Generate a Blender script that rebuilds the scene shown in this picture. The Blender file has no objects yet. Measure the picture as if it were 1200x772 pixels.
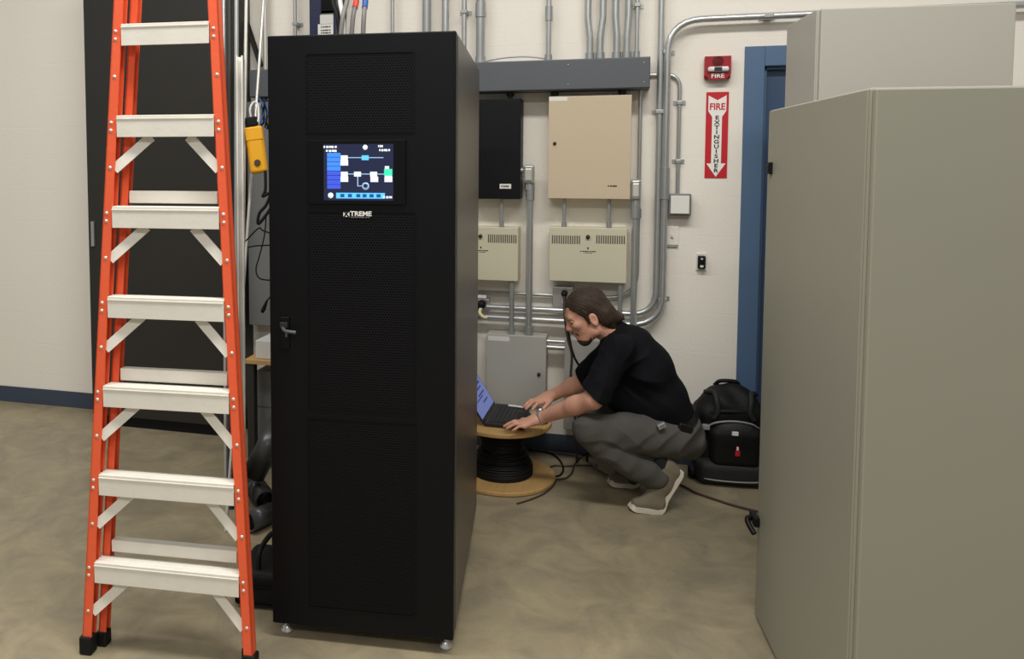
import bpy, bmesh, math, random
import numpy as np
from mathutils import Vector, Matrix
random.seed(7)
rng = np.random.default_rng(5)
scene = bpy.context.scene
col = scene.collection
R = math.radians

# ------------------------------------------------------------------ camera
F, CX, HC = 950.0, 460.0, 1.6
YAW, PITCH = R(15.5), R(3.57)
CY = 191 + F * math.tan(PITCH)
cd = bpy.data.cameras.new('camera')
cam = bpy.data.objects.new('camera', cd); col.objects.link(cam)
cam.location = (0, 0, HC); cam.rotation_euler = (math.pi/2 - PITCH, 0, YAW)
cd.sensor_fit = 'HORIZONTAL'; cd.sensor_width = 36; cd.lens = F/1200*36
cd.shift_x = (600-CX)/1200; cd.shift_y = (CY-386)/1200
cd.clip_start = 0.05
scene.camera = cam
# ------------------------------------------------------------------ world, lights, exposure
scene.view_settings.view_transform = 'Standard'; scene.view_settings.look = 'None'
scene.view_settings.gamma = 1; scene.view_settings.use_curve_mapping = False
scene.view_settings.exposure = 0.0
w = bpy.data.worlds.new('world'); scene.world = w; w.use_nodes = True
w.node_tree.nodes['Background'].inputs[0].default_value = (1.0, 0.98, 0.95, 1)
w.node_tree.nodes['Background'].inputs[1].default_value = 0.35
def area(name, loc, sx, sy, power, rot=(0, 0, 0), color=(1, .98, .945)):
    l = bpy.data.lights.new(name, 'AREA'); l.shape = 'RECTANGLE'; l.size = sx; l.size_y = sy
    l.energy = power; l.color = color
    o = bpy.data.objects.new(name, l); o.location = loc; o.rotation_euler = rot; col.objects.link(o)
area('ceiling_fluorescent_light', (0.45, 1.5, 4.5), 2.8, 0.5, 130)
area('ceiling_fluorescent_light', (-2.6, 1.6, 4.5), 2.4, 0.5, 80)
area('ceiling_fluorescent_light', (-0.2, -2.2, 4.3), 3.2, 0.5, 120)

# ------------------------------------------------------------------ pixel helpers (calibration of the place)
_f = Vector((-math.sin(YAW)*math.cos(PITCH), math.cos(YAW)*math.cos(PITCH), -math.sin(PITCH)))
_r = Vector((math.cos(YAW), math.sin(YAW), 0)); _u = _r.cross(_f); _C = Vector((0, 0, HC))
def ray(x, y): return _f + _r*((x-CX)/F) + _u*((CY-y)/F)
def onZ(x, y, z=0): d = ray(x, y); return _C + d*((z-HC)/d.z)
def onY(x, y, Y): d = ray(x, y); return _C + d*(Y/d.y)
def at(x, y, D): return _C + ray(x, y)*D
YW = 4.483
def wl(x, y, off=0.0): return onY(x, y, YW-off)

# ------------------------------------------------------------------ materials
MATS = {}
def mat(name, c, rough=0.5, metal=0.0, var=0.06, scale=6.0, bump=0.0, bscale=60.0, emit=None, estr=1.0, spec=0.5, coat=0.0):
    m = bpy.data.materials.new(name); m.use_nodes = True; nt = m.node_tree; N = nt.nodes; L = nt.links
    b = N['Principled BSDF']
    c = tuple(((v/255)/12.92 if v/255 <= .04045 else ((v/255+.055)/1.055)**2.4) for v in c)
    b.inputs['Roughness'].default_value = rough; b.inputs['Metallic'].default_value = metal
    b.inputs['Specular IOR Level'].default_value = spec
    if coat: b.inputs['Coat Weight'].default_value = coat
    tc = N.new('ShaderNodeTexCoord'); no = N.new('ShaderNodeTexNoise'); no.inputs['Scale'].default_value = scale
    no.inputs['Detail'].default_value = 5
    L.new(tc.outputs['Object'], no.inputs['Vector'])
    mx = N.new('ShaderNodeMix'); mx.data_type = 'RGBA'
    mx.inputs[6].default_value = (*[v*(1-var) for v in c], 1); mx.inputs[7].default_value = (*[min(1, v*(1+var)) for v in c], 1)
    L.new(no.outputs['Fac'], mx.inputs[0]); L.new(mx.outputs[2], b.inputs['Base Color'])
    if bump:
        n2 = N.new('ShaderNodeTexNoise'); n2.inputs['Scale'].default_value = bscale; n2.inputs['Detail'].default_value = 4
        L.new(tc.outputs['Object'], n2.inputs['Vector'])
        bp = N.new('ShaderNodeBump'); bp.inputs['Strength'].default_value = bump; bp.inputs['Distance'].default_value = .01
        L.new(n2.outputs['Fac'], bp.inputs['Height']); L.new(bp.outputs['Normal'], b.inputs['Normal'])
    if emit:
        e = tuple((v/255)**2.2 for v in emit)
        b.inputs['Emission Color'].default_value = (*e, 1); b.inputs['Emission Strength'].default_value = estr
    MATS[name] = m
    return m
def nodes(m): return m.node_tree.nodes, m.node_tree.links, m.node_tree.nodes['Principled BSDF']

mat('galv', (196, 198, 196), .3, .75, .12, 14)
mat('galv_dull', (170, 173, 172), .4, .6, .14, 10)
mat('bright_steel', (215, 212, 202), .4, .55, .08, 9)
mat('chrome', (214, 214, 214), .25, .75, .03)
mat('wall_paint', (238, 232, 220), .62, 0, .03, 1.3, bump=.12, bscale=70)
mat('blue_paint', (82, 108, 138), .42, 0, .05, 3)
mat('blue_door', (60, 82, 112), .45, 0, .05, 3)
mat('base_vinyl', (58, 70, 86), .5, 0, .06, 4)
mat('trough_grey', (88, 92, 96), .45, .1, .05, 4)
mat('beige', (201, 184, 156), .5, 0, .03, 3)
mat('cream_panel', (204, 198, 172), .5, 0, .03, 3)
mat('panel_grey', (176, 175, 166), .5, 0, .04, 3)
mat('panel_mid', (118, 120, 120), .5, .1, .04, 3)
mat('black_paint', (11, 12, 15), .5, 0, .05, 5, spec=.25)
mat('black_gloss', (10, 11, 13), .3, 0, .05, 5, spec=.2)
mat('black_side_sheen', (80, 76, 70), .36, .2, .05, 5)  # black sides lightened: the wall's reflection is put into the base colour
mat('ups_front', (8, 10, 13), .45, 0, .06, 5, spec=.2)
mat('rubber', (14, 14, 15), .6, 0, .1, 9, spec=.3)
mat('slot', (92, 84, 72), .7)
mat('ink', (52, 50, 48), .7)
mat('white_label', (226, 224, 216), .6)
mat('white_print', (240, 238, 232), .5)
mat('fire_red', (196, 30, 40), .4, 0, .04, 5)
mat('device_red', (158, 22, 32), .35, 0, .04, 5)
mat('lens', (214, 214, 214), .15, 0, .1, 60)
mat('cab_grey', (148, 146, 131), .42, 0, .03, 2.5)
mat('cab_grey_lit', (176, 172, 162), .45, 0, .03, 2.5)  # lighter copy of the cabinet grey, light falling on it painted into the colour
mat('orange_rail', (240, 98, 58), .45, 0, .06, 6, bump=.08)
mat('aluminium', (236, 232, 220), .45, .1, .08, 14, bump=.06)
mat('wood', (196, 158, 102), .6, 0, .1, 4)
mat('plywood', (190, 152, 96), .6, 0, .2, 7)
mat('yellow', (238, 172, 24), .4, 0, .05, 6)
mat('yellow_pale', (222, 214, 168), .5)
mat('navy', (26, 34, 66), .4, 0, .06, 6)
mat('label_green', (88, 104, 84), .6)
mat('cable_red', (214, 72, 52), .5)
mat('cable_blue', (40, 92, 168), .5)
mat('cable_grey', (120, 118, 116), .5)
mat('brown_cord', (70, 52, 42), .55)
mat('dark_steel', (54, 52, 48), .5, .4, .1, 6)
mat('dark_box', (70, 70, 68), .6, 0, .1, 5)
mat('paper', (214, 212, 206), .7)
mat('black_tube', (62, 63, 64), .32, 0, .08, 6)
mat('skin', (216, 160, 134), .5, 0, .1, 18, bump=.1, bscale=120)
mat('hair', (60, 47, 37), .5, 0, .6, 40, bump=.5, bscale=160, spec=.3)
mat('beard', (58, 44, 38), .7, 0, .3, 60, bump=.5, bscale=200)
mat('eye_white', (225, 220, 212), .3)
mat('iris', (50, 38, 28), .3)
mat('lip', (150, 92, 82), .5)
mat('shirt', (13, 14, 19), .8, 0, .12, 10, bump=.2, bscale=260, spec=.15)
mat('trouser', (84, 82, 77), .85, 0, .1, 12, bump=.35, bscale=240, spec=.2)
mat('belt', (18, 17, 16), .4)
mat('shoe', (122, 112, 94), .8, 0, .14, 30, bump=.5, bscale=240)
mat('sole', (214, 205, 186), .6)
mat('sock', (24, 24, 26), .9)
mat('bag', (15, 15, 16), .6, 0, .15, 8, bump=.3, bscale=180, spec=.25)
mat('bag_grey', (40, 40, 41), .55, 0, .1, 8, bump=.3, bscale=180, spec=.25)
mat('bag_trim', (140, 138, 134), .5)
mat('laptop', (34, 35, 38), .45, 0, .05, 6)
mat('key', (18, 18, 20), .6)

# concrete floor: stained, softly reflective
m = mat('floor', (158, 147, 121), .42, 0, .10, 1.1, bump=.12, bscale=30)
N, L, b = nodes(m)
src = b.inputs['Base Color'].links[0].from_socket
n = N.new('ShaderNodeTexNoise'); n.inputs['Scale'].default_value = 4.6; n.inputs['Detail'].default_value = 9; n.inputs['Roughness'].default_value = .66
n.inputs['Distortion'].default_value = .7
L.new(N['Texture Coordinate'].outputs['Object'], n.inputs['Vector'])
rp = N.new('ShaderNodeValToRGB'); rp.color_ramp.elements[0].position = .34; rp.color_ramp.elements[1].position = .68
rp.color_ramp.elements[0].color = (.54, .54, .56, 1); rp.color_ramp.elements[1].color = (1.1, 1.07, 1.0, 1)
L.new(n.outputs['Fac'], rp.inputs[0])
mx = N.new('ShaderNodeMix'); mx.data_type = 'RGBA'; mx.blend_type = 'MULTIPLY'; mx.inputs[0].default_value = .75
L.new(src, mx.inputs[6]); L.new(rp.outputs[0], mx.inputs[7]); L.new(mx.outputs[2], b.inputs['Base Color'])

# painted block wall: very faint filled joints as fine relief
m = MATS['wall_paint']; N, L, b = nodes(m)
mp = N.new('ShaderNodeMapping'); mp.inputs['Rotation'].default_value = (R(90), 0, 0)
br = N.new('ShaderNodeTexBrick'); br.inputs['Scale'].default_value = 1; br.inputs['Brick Width'].default_value = .4064
br.inputs['Row Height'].default_value = .2032; br.inputs['Mortar Size'].default_value = .004; br.inputs['Mortar Smooth'].default_value = 1
L.new(N['Texture Coordinate'].outputs['Object'], mp.inputs['Vector']); L.new(mp.outputs[0], br.inputs['Vector'])
bp = N.new('ShaderNodeBump'); bp.invert = True; bp.inputs['Strength'].default_value = .14; bp.inputs['Distance'].default_value = .003
L.new(br.outputs['Fac'], bp.inputs['Height'])
old = b.inputs['Normal'].links[0].from_socket
L.new(old, bp.inputs['Normal']); L.new(bp.outputs['Normal'], b.inputs['Normal'])

# perforated steel of the door panels: hexagonal rows of small round holes
def perforated(name, pitch, c0, c1):
    m = mat(name, c0, .6, spec=.12); N, L, b = nodes(m)
    tc = N['Texture Coordinate']; sx = N.new('ShaderNodeSeparateXYZ'); L.new(tc.outputs['Object'], sx.inputs[0])
    def M(op, a, b_=None):
        k = N.new('ShaderNodeMath'); k.operation = op
        for i, v in enumerate((a, b_)):
            if v is None: continue
            if isinstance(v, (int, float)): k.inputs[i].default_value = v
            else: L.new(v, k.inputs[i])
        return k.outputs[0]
    row = M('DIVIDE', sx.outputs['Z'], pitch*.866)
    half = M('MULTIPLY', M('MODULO', M('FLOOR', M('ADD', row, 2000)), 2), .5)
    u = M('SUBTRACT', M('FRACT', M('ADD', M('ADD', M('DIVIDE', sx.outputs['X'], pitch), half), 500)), .5)
    v = M('MULTIPLY', M('SUBTRACT', M('FRACT', M('ADD', row, 2000)), .5), .866)
    d = M('SQRT', M('ADD', M('MULTIPLY', u, u), M('MULTIPLY', v, v)))
    hole = M('LESS_THAN', d, .34)
    src = b.inputs['Base Color'].links[0].from_socket
    mx = N.new('ShaderNodeMix'); mx.data_type = 'RGBA'; L.new(hole, mx.inputs[0]); L.new(src, mx.inputs[6])
    mx.inputs[7].default_value = (*[(v/255)**2.2 for v in c1], 1); L.new(mx.outputs[2], b.inputs['Base Color'])
    bp = N.new('ShaderNodeBump'); bp.invert = True; bp.inputs['Strength'].default_value = .8; bp.inputs['Distance'].default_value = .002
    L.new(hole, bp.inputs['Height']); L.new(bp.outputs['Normal'], b.inputs['Normal'])
    return m
perforated('perforated_black', .0095, (23, 23, 26), (0, 0, 0))

# wood grain along one axis
m = MATS['plywood']; N, L, b = nodes(m)
mp = N.new('ShaderNodeMapping'); mp.inputs['Scale'].default_value = (14, 1.6, 3)
L.new(N['Texture Coordinate'].outputs['Object'], mp.inputs['Vector']); L.new(mp.outputs[0], N['Noise Texture'].inputs['Vector'])
N['Noise Texture'].inputs['Scale'].default_value = 2.2; N['Noise Texture'].inputs['Distortion'].default_value = 1.4

# ------------------------------------------------------------------ mesh helpers
def link(name, me, m=None, parent=None, loc=None, smooth=False):
    if m: me.materials.append(MATS[m] if isinstance(m, str) else m)
    if smooth: me.polygons.foreach_set('use_smooth', [True]*len(me.polygons))
    o = bpy.data.objects.new(name, me); col.objects.link(o)
    if loc is not None: o.location = loc
    if parent: o.parent = parent
    return o
def tag(o, label, cat, group=None, kind=None):
    o['label'] = label; o['category'] = cat
    if group: o['group'] = group
    if kind: o['kind'] = kind
    return o
def empty(name, loc, rz=0, label=None, cat=None, group=None):
    o = bpy.data.objects.new(name, None); o.empty_display_size = .05; col.objects.link(o)
    o.location = loc; o.rotation_euler = (0, 0, rz)
    o.matrix_basis = Matrix.Translation(Vector(loc)) @ Matrix.Rotation(rz, 4, 'Z')
    if label: tag(o, label, cat, group)
    return o
def struct(o): o['kind'] = 'structure'; return o
class MB:
    def __init__(s): s.v = []; s.f = []; s.sm = []
    def _add(s, vs, fs, sm=False):
        n = len(s.v); s.v += [tuple(p) for p in vs]; s.f += [tuple(i+n for i in f) for f in fs]; s.sm += [sm]*len(fs); return s
    def bm(s, bm, M=None, sm=False):
        bm.verts.index_update()
        vs = [(M @ v.co if M else v.co.copy()) for v in bm.verts]; fs = [[v.index for v in f.verts] for f in bm.faces]
        bm.free(); return s._add(vs, fs, sm)
    def box(s, x0, x1, y0, y1, z0, z1, bev=0.0, M=None, seg=2):
        b = bmesh.new(); bmesh.ops.create_cube(b, size=1)
        for v in b.verts:
            v.co = Vector(((x0+x1)/2+v.co.x*(x1-x0), (y0+y1)/2+v.co.y*(y1-y0), (z0+z1)/2+v.co.z*(z1-z0)))
        if bev: bmesh.ops.bevel(b, geom=b.edges[:], offset=bev, segments=seg, affect='EDGES', profile=.5)
        return s.bm(b, M)
    def tube(s, pts, r, n=10, caps=True, radii=None):
        P = [Vector(p) for p in pts]; k = len(P); vs = []; fs = []
        T = []
        for i in range(k):
            a = P[max(i-1, 0)]; c = P[min(i+1, k-1)]; T.append((c-a).normalized())
        up = Vector((0, 0, 1)) if abs(T[0].z) < .9 else Vector((1, 0, 0))
        nx = T[0].cross(up).normalized()
        for i in range(k):
            nx = (nx - T[i]*nx.dot(T[i])).normalized(); ny = T[i].cross(nx)
            rr = radii[i] if radii else r
            for j in range(n):
                a = 2*math.pi*j/n; vs.append(P[i]+nx*(rr*math.cos(a))+ny*(rr*math.sin(a)))
        for i in range(k-1):
            for j in range(n):
                j2 = (j+1) % n; fs.append((i*n+j, i*n+j2, (i+1)*n+j2, (i+1)*n+j))
        s._add(vs, fs, True)
        if caps: s._add([vs[j] for j in range(n)][::-1], [tuple(range(n))]); s._add(vs[-n:], [tuple(range(n))])
        return s
    def lathe(s, prof, c=(0, 0, 0), axis='Z', n=24, sm=True):
        vs = []; fs = []; k = len(prof)
        for j in range(n):
            a = 2*math.pi*j/n
            for (r, h) in prof:
                x, y = r*math.cos(a), r*math.sin(a)
                p = (x, y, h) if axis == 'Z' else ((x, h, y) if axis == 'Y' else (h, x, y))
                vs.append((p[0]+c[0], p[1]+c[1], p[2]+c[2]))
        for j in range(n):
            j2 = (j+1) % n
            for i in range(k-1):
                q = (j*k+i, j2*k+i, j2*k+i+1, j*k+i+1); fs.append(q if axis != 'Y' else q[::-1])
        return s._add(vs, fs, sm)
    def ell(s, c, r, M=None, n=14):
        b = bmesh.new(); bmesh.ops.create_uvsphere(b, u_segments=n, v_segments=n//2+2, radius=1)
        for v in b.verts: v.co = Vector((c[0]+v.co.x*r[0], c[1]+v.co.y*r[1], c[2]+v.co.z*r[2]))
        return s.bm(b, M, True)
    def poly(s, pts, y0, y1):           # outline in x,z extruded along y
        n = len(pts); vs = [(x, y0, z) for x, z in pts]+[(x, y1, z) for x, z in pts]
        fs = [tuple(range(n)), tuple(range(2*n-1, n-1, -1))]+[(i, i+n, (i+1) % n+n, (i+1) % n) for i in range(n)]
        return s._add(vs, fs)
    def build(s, name, m, parent=None, loc=None):
        me = bpy.data.meshes.new(name); me.from_pydata(s.v, [], s.f); me.update()
        b = bmesh.new(); b.from_mesh(me); bmesh.ops.recalc_face_normals(b, faces=b.faces[:]); b.to_mesh(me); b.free()
        me.polygons.foreach_set('use_smooth', s.sm); me.update()
        return link(name, me, m, parent, loc)
def bend(pts, r, n=7):
    """polyline with its corners rounded to radius r"""
    P = [Vector(p) for p in pts]; out = [P[0]]
    for i in range(1, len(P)-1):
        a = (P[i-1]-P[i]); c = (P[i+1]-P[i]); la, lc = a.length, c.length; a.normalize(); c.normalize()
        ang = a.angle(c); t = min(r/math.tan(ang/2), la*.49, lc*.49)
        p0, p1 = P[i]+a*t, P[i]+c*t
        for k in range(n+1):
            q = k/n; out.append(p0*(1-q)**2+P[i]*2*q*(1-q)+p1*q*q)
    return out+[P[-1]]
def curve(pts, n=8):
    """Catmull-Rom through points"""
    P = [Vector(p) for p in pts]; P = [P[0]*2-P[1]]+P+[P[-1]*2-P[-2]]; out = []
    for i in range(1, len(P)-2):
        for k in range(n):
            t = k/n
            out.append(.5*((2*P[i])+(P[i+1]-P[i-1])*t+(2*P[i-1]-5*P[i]+4*P[i+1]-P[i+2])*t*t+(3*P[i]-P[i-1]-3*P[i+1]+P[i+2])*t**3))
    return out+[P[-2]]
def text(name, s, size, m, parent, loc, rot=(math.pi/2, 0, 0), extrude=.0006, bold=0.0, align='CENTER', sx=1.0):
    c = bpy.data.curves.new('t', 'FONT'); c.body = s; c.size = size; c.extrude = extrude; c.offset = bold
    c.align_x = align; c.align_y = 'CENTER'; c.resolution_u = 3
    o = bpy.data.objects.new('t', c); col.objects.link(o)
    dg = bpy.context.evaluated_depsgraph_get(); dg.update()
    me = bpy.data.meshes.new_from_object(o.evaluated_get(dg)); bpy.data.objects.remove(o); bpy.data.curves.remove(c)
    me.materials.clear()
    q = link(name, me, m, parent, loc); q.rotation_euler = rot; q.scale = (sx, 1, 1); return q

def marks(name, x, y, z, wd, ht, m, parent, n):
    """print too small to read: a row of short strokes"""
    s = MB(); k = wd/n
    for i in range(n):
        a = x-wd/2+i*k; s.box(a, a+k*(.62+.3*((i*7) % 3)/2), y-.0004, y+.0006, z-ht/2*(.8+.2*((i*5) % 2)), z+ht/2)
    return s.build(name, m, parent)

# ------------------------------------------------------------------ the setting
X0, X1 = -6.0, 2.6
fl = MB().box(X0-1, X1+3, -3, YW+.2, -.1, 0).build('floor', 'floor'); struct(fl)
DX0 = wl(869, 200).x; DX1 = DX0+1.08; DZ = wl(869, 55).z
wb = MB()
wb.box(X0, DX0, YW, YW+.2, 0, 3.4); wb.box(DX1, X1+3, YW, YW+.2, 0, 3.4); wb.box(DX0, DX1, YW, YW+.2, DZ, 3.4)
struct(wb.build('wall_back', 'wall_paint'))
struct(MB().box(X0, DX0, YW-.006, YW, 0, .105, .002).build('baseboard_back', 'base_vinyl'))
# door 1: blue hollow-metal frame, leaf set back
FW = .095
d = struct(MB().box(DX0, DX0+FW, YW-.012, YW+.14, 0, DZ, .003).box(DX1-FW, DX1, YW-.012, YW+.14, 0, DZ, .003)
           .box(DX0+FW, DX1-FW, YW-.012, YW+.14, DZ-.10, DZ, .003).build('door_1', 'blue_paint'))
MB().box(DX0+FW, DX1-FW, YW+.05, YW+.095, .008, DZ-.10, .002).build('door_leaf', 'blue_door', d)
MB().box(DX0+FW, DX0+FW+.014, YW+.02, YW+.05, 0, DZ-.10).box(DX1-FW-.014, DX1-FW, YW+.02, YW+.05, 0, DZ-.10).box(DX0+FW, DX1-FW, YW+.02, YW+.05, DZ-.115, DZ-.10).build('door_stop', 'blue_paint', d)

# ------------------------------------------------------------------ wall equipment
def wbox(px0, py0, px1, py1, th, off=0.0):
    """world extents of a box on the wall whose FRONT face covers these pixels"""
    a = wl(px0, (py0+py1)/2, th+off); c = wl(px1, (py0+py1)/2, th+off)
    z1 = (wl(px0, py0, th+off).z+wl(px1, py0, th+off).z)/2; z0 = (wl(px0, py1, th+off).z+wl(px1, py1, th+off).z)/2
    return a.x, c.x, z0, z1
def conduit(label, pts, r, straps=(), couplings=(), rb=.1, group=None, m='galv'):
    """pts in world; a strap clips the tube to the wall at given points"""
    P = bend(pts, rb)
    base = min(P, key=lambda p: p.z)
    root = empty('conduit', (P[0].x, P[0].y, base.z), 0, label, 'conduit', group)
    o = Vector(root.location)
    MB().tube([p-o for p in P], r, 10).build('tube', m, root)
    for q in straps:
        q = Vector(q)-o; g = YW-o.y
        MB().box(q.x-r-.02, q.x+r+.02, g-.004, g-.0005, q.z-.012, q.z+.012, .001)\
            .box(q.x-r-.004, q.x+r+.004, q.y-r-.004, g-.001, q.z-.010, q.z+.010, .003).build('strap', 'galv_dull', root)
    for q, L_ in couplings:
        q = Vector(q)-o
        MB().tube([q-Vector((0, 0, L_/2)), q+Vector((0, 0, L_/2))], r+.005, 12).build('coupling', 'galv_dull', root)
    return root
# wireway trough along the wall
TT = .15
a0, a1, z0, z1 = wbox(553, 74, 762, 106, TT)
z1 = wl(762, 66, TT).z; z0 = wl(762, 103, TT).z
TX0, TX1, TZ0, TZ1 = wl(292, 90, TT).x, wl(762, 85, TT).x, z0, z1
t = empty('wireway_trough', ((TX0+TX1)/2, YW, TZ0), 0, 'long dark grey steel wireway trough fixed high along the wall', 'wireway')
hx = (TX1-TX0)/2
MB().box(-hx, hx, -TT+.004, -.001, 0, TZ1-TZ0, .003).build('body', 'trough_grey', t)
cvx = wl(553, 90, TT).x-t.location.x
MB().box(cvx+.002, hx-.002, -TT, -TT+.0045, .004, TZ1-TZ0-.004, .002).build('cover', 'trough_grey', t)
MB().box(-hx+.002, cvx-.002, -TT, -TT+.0045, .004, TZ1-TZ0-.004, .002).build('cover', 'trough_grey', t)
for x in (cvx+.03, 0.7, hx-.03):
    for z in (.03, TZ1-TZ0-.03): MB().lathe([(0, -TT-.002), (.004, -TT-.002), (.004, -TT)], (x, 0, z), 'Y', 8).build('screw', 'galv', t)

ZT = 3.3
def riser(px, wpx, label, straps=(), coupl=(), kick=0.0, off=.05, zbot=None, group=None, m='galv'):
    p = wl(px, 40, off); r = wpx/2/222
    zb = TZ1 if zbot is None else zbot
    pts = [(p.x+kick, YW-off, ZT)] + ([(p.x+kick, YW-off, zb+.22), (p.x, YW-off, zb+.12)] if kick else []) + [(p.x, YW-off, zb)]
    cps = [((p.x, YW-off, zb+.02), .04)]
    for y in coupl: cps.append(((p.x+kick, YW-off, wl(px, y, off).z), .075))
    st = [(p.x+kick, YW-off, wl(px, y, off).z) for y in straps]
    return conduit(label, pts, r, st, cps, .05, group, m)
riser(346, 4.5, 'thin pale conduit left of the navy box above black cabinet', (28,))
riser(460, 5, 'thin conduit rising right of the red and blue cables', ())
riser(500, 11, 'thick grey conduit rising behind top right of black cabinet', (), m='galv_dull')
riser(522, 9, 'shiny conduit second right of the thick grey conduit group', ())
riser(544, 6, 'slim conduit beside the black cabinet top right corner', (14,))
riser(563, 10.5, 'thick conduit with wide coupling entering trough left end', (), (12,), m='galv_dull')
riser(643, 6.5, 'lone conduit rising mid trough above left side of tan panel', (), (16,))
riser(691.5, 8, 'leftmost of four close conduits above the trough', (), (), -.012)
riser(703.5, 8, 'second of four close conduits above the trough', (), (), .012)
riser(723, 8, 'third of four close conduits above the trough', (), (), -.008)
riser(735, 8, 'fourth of four close conduits above the trough', (), (), .006)
riser(746.5, 5, 'thin conduit nearest right end of the trough top', (6,), ())
# loop of flexible cable lying on trough top
tp = [wl(560, 72, .07), wl(590, 68, .08), wl(618, 65, .06), wl(643, 68, .05)]
for i, (p, z) in enumerate(zip(tp, (.01, .03, .035, .02))): p.z = TZ1+z-.004
tag(MB().tube(curve(tp), .004, 8).build('cable', 'galv_dull'), 'thin grey cable lying along top of wireway trough', 'cable')

OA = .046
xa = wl(771.5, 200, OA).x; xb = wl(779.5, 200, OA+.01).x
zA, zB = wl(745, 368, OA).z, wl(745, 380, OA).z
xl = wl(540, 370, OA).x-.3
conduit('left of two long vertical conduits sweeping left behind the man',
        [(xa, YW-OA, ZT), (xa, YW-OA, zA), (xl, YW-OA, zA)], .0165,
        [(xa, YW-OA, wl(770, 131, OA).z)], rb=.13)
zt = wl(850, 21.5, OA).z
conduit('right conduit curving over to run horizontally above blue door',
        [(X1, YW-OA-.012, zt), (xb, YW-OA-.012, zt), (xb, YW-OA-.012, zB), (xl, YW-OA-.012, zB)], .0175,
        [(xb, YW-OA, wl(780, 61, OA).z), (xb, YW-OA, wl(780, 351, OA).z), (wl(900, 22, OA).x, YW-OA-.012, zt)],
        [((xb, YW-OA-.012, wl(779, 215, OA).z), .16)], rb=.17)
zc = (TZ0+TZ1)/2; xe = wl(796, 150, .03).x
conduit('small conduit bending from trough end down to square box',
        [(TX1-.002, YW-.0115, zc), (xe, YW-.0115, zc), (xe, YW-.0115, wl(796, 230, .035).z)], .0105,
        [(xe, YW-.0115, wl(796, 120, .035).z), (xe, YW-.0115, wl(796, 189, .035).z)], rb=.1)
# right LB body and conduits
xr = wl(743, 260, .05).x
def lb(px, y0, y1, wpx, label, side):
    p0 = wl(px, y1, .07); p1 = wl(px, y0, .07); r = wpx/2/200
    t = empty('elbow_fitting', (p0.x, YW-.095, p0.z), 0, label, 'conduit fitting')
    h = p1.z-p0.z
    MB().box(-r, r, -.035, .02, .02, h, .012, seg=3).build('body', 'galv', t)
    MB().box(-r*.62, r*.62, -.04, -.034, .035, h-.02, .004).build('cover', 'bright_steel', t)
    MB().tube([(0, 0, -.015), (0, 0, .03)], r*.85, 14).build('hub', 'galv', t)
    MB().tube([(-r*side*.5, 0, h-.03), (r*2.0*side, 0, h-.03)] if side else [(0, 0, h-.01), (0, 0, h+.02)], r*.55, 12).build('hub', 'galv_dull', t)
    return t
lb(620.5, 193, 219, 11.5, 'silver conduit elbow fitting at right of black wall panel', -1)
lb(744.5, 210, 238, 10.5, 'silver conduit elbow fitting at right of tan wall panel', -1)
x6 = wl(620.5, 300, .095).x
Z_E = wl(600, 393, .13).z
conduit('thick conduit dropping from elbow into lower grey enclosure', [(x6, YW-.095, wl(620, 218, .095).z), (x6, YW-.095, Z_E)], .0185, (),
        [((x6, YW-.095, wl(620, 224, .095).z), .095), ((x6, YW-.095, Z_E+.025), .045)])
conduit('conduit dropping from elbow beside tan panel to behind the man', [(xr+.004, YW-.095, wl(744, 237, .095).z), (xr+.004, YW-.095, wl(742, 372, .095).z-.25)], .017, (),
        [((xr+.004, YW-.095, wl(744, 245, .095).z), .095)])
x7 = wl(749, 200, .03).x; zo = wl(700, 348, .03).z
conduit('thin conduit from trough curving left to the outlet box', [(x7, YW-.03, TZ0), (x7, YW-.03, zo), (wl(672, 348, .03).x, YW-.03, zo)], .0105, (), [((x7, YW-.03, wl(749, 250, .03).z), .05)], rb=.15)
conduit('short conduit joining the two power outlet boxes along wall', [(wl(648, 348, .03).x, YW-.03, zo), (wl(571, 348, .03).x-.1, YW-.03, zo)], .010, [], [])

# panels
def panel(name, px, py0, py1, th, label, m, cat='panel'):
    x0, x1, z0, z1 = wbox(px[0], py0, px[1], py1, th)
    t = empty(name, ((x0+x1)/2, YW, z0), 0, label, cat); h = (x1-x0)/2; H = z1-z0
    MB().box(-h, h, -th+.02, -.0005, 0, H, .003).build('enclosure', m, t)
    d = MB().box(-h, h, -th, -th+.0185, 0, H, .003).build('door', m, t)
    return t, h, H, d
def pz(t, px, py, th): p = wl(px, py, th); return p.x-t.location.x, p.z-t.location.z
t, h, H, d = panel('electrical_panel', (642.5, 739.5), 112, 233, .13, 'tan steel electrical panel under the right end of trough', 'beige', 'electrical panel')
x, z = pz(t, 650, 168, .13)
MB().lathe([(0, -.138), (.008, -.138), (.009, -.13)], (x, 0, z), 'Y', 14).build('lock', 'dark_steel', d)
x0, z0_ = pz(t, 643.5, 118.5, .13); x1, z1_ = pz(t, 665, 113.5, .13)
MB().box(x0, x1, -.1308, -.129, z0_, z1_).build('sticker', 'white_label', d)
x, z = pz(t, 718, 218, .13)
marks('print', x, -.1306, z, .05, .008, 'ink', d, 4)
t, h, H, d = panel('electrical_panel', (545, 610), 116, 233, .13, 'black steel electrical panel partly hidden behind black cabinet', 'black_paint', 'electrical panel')
x0, z0_ = pz(t, 585.5, 221, .13); x1, z1_ = pz(t, 599, 215.5, .13)
nm = MB().box(x0, x1, -.1312, -.129, z0_, z1_, .0005).build('nameplate', 'white_label', d)
marks('print', (x0+x1)/2, -.1316, (z0_+z1_)/2, .045, .009, 'ink', nm, 4)
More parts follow.
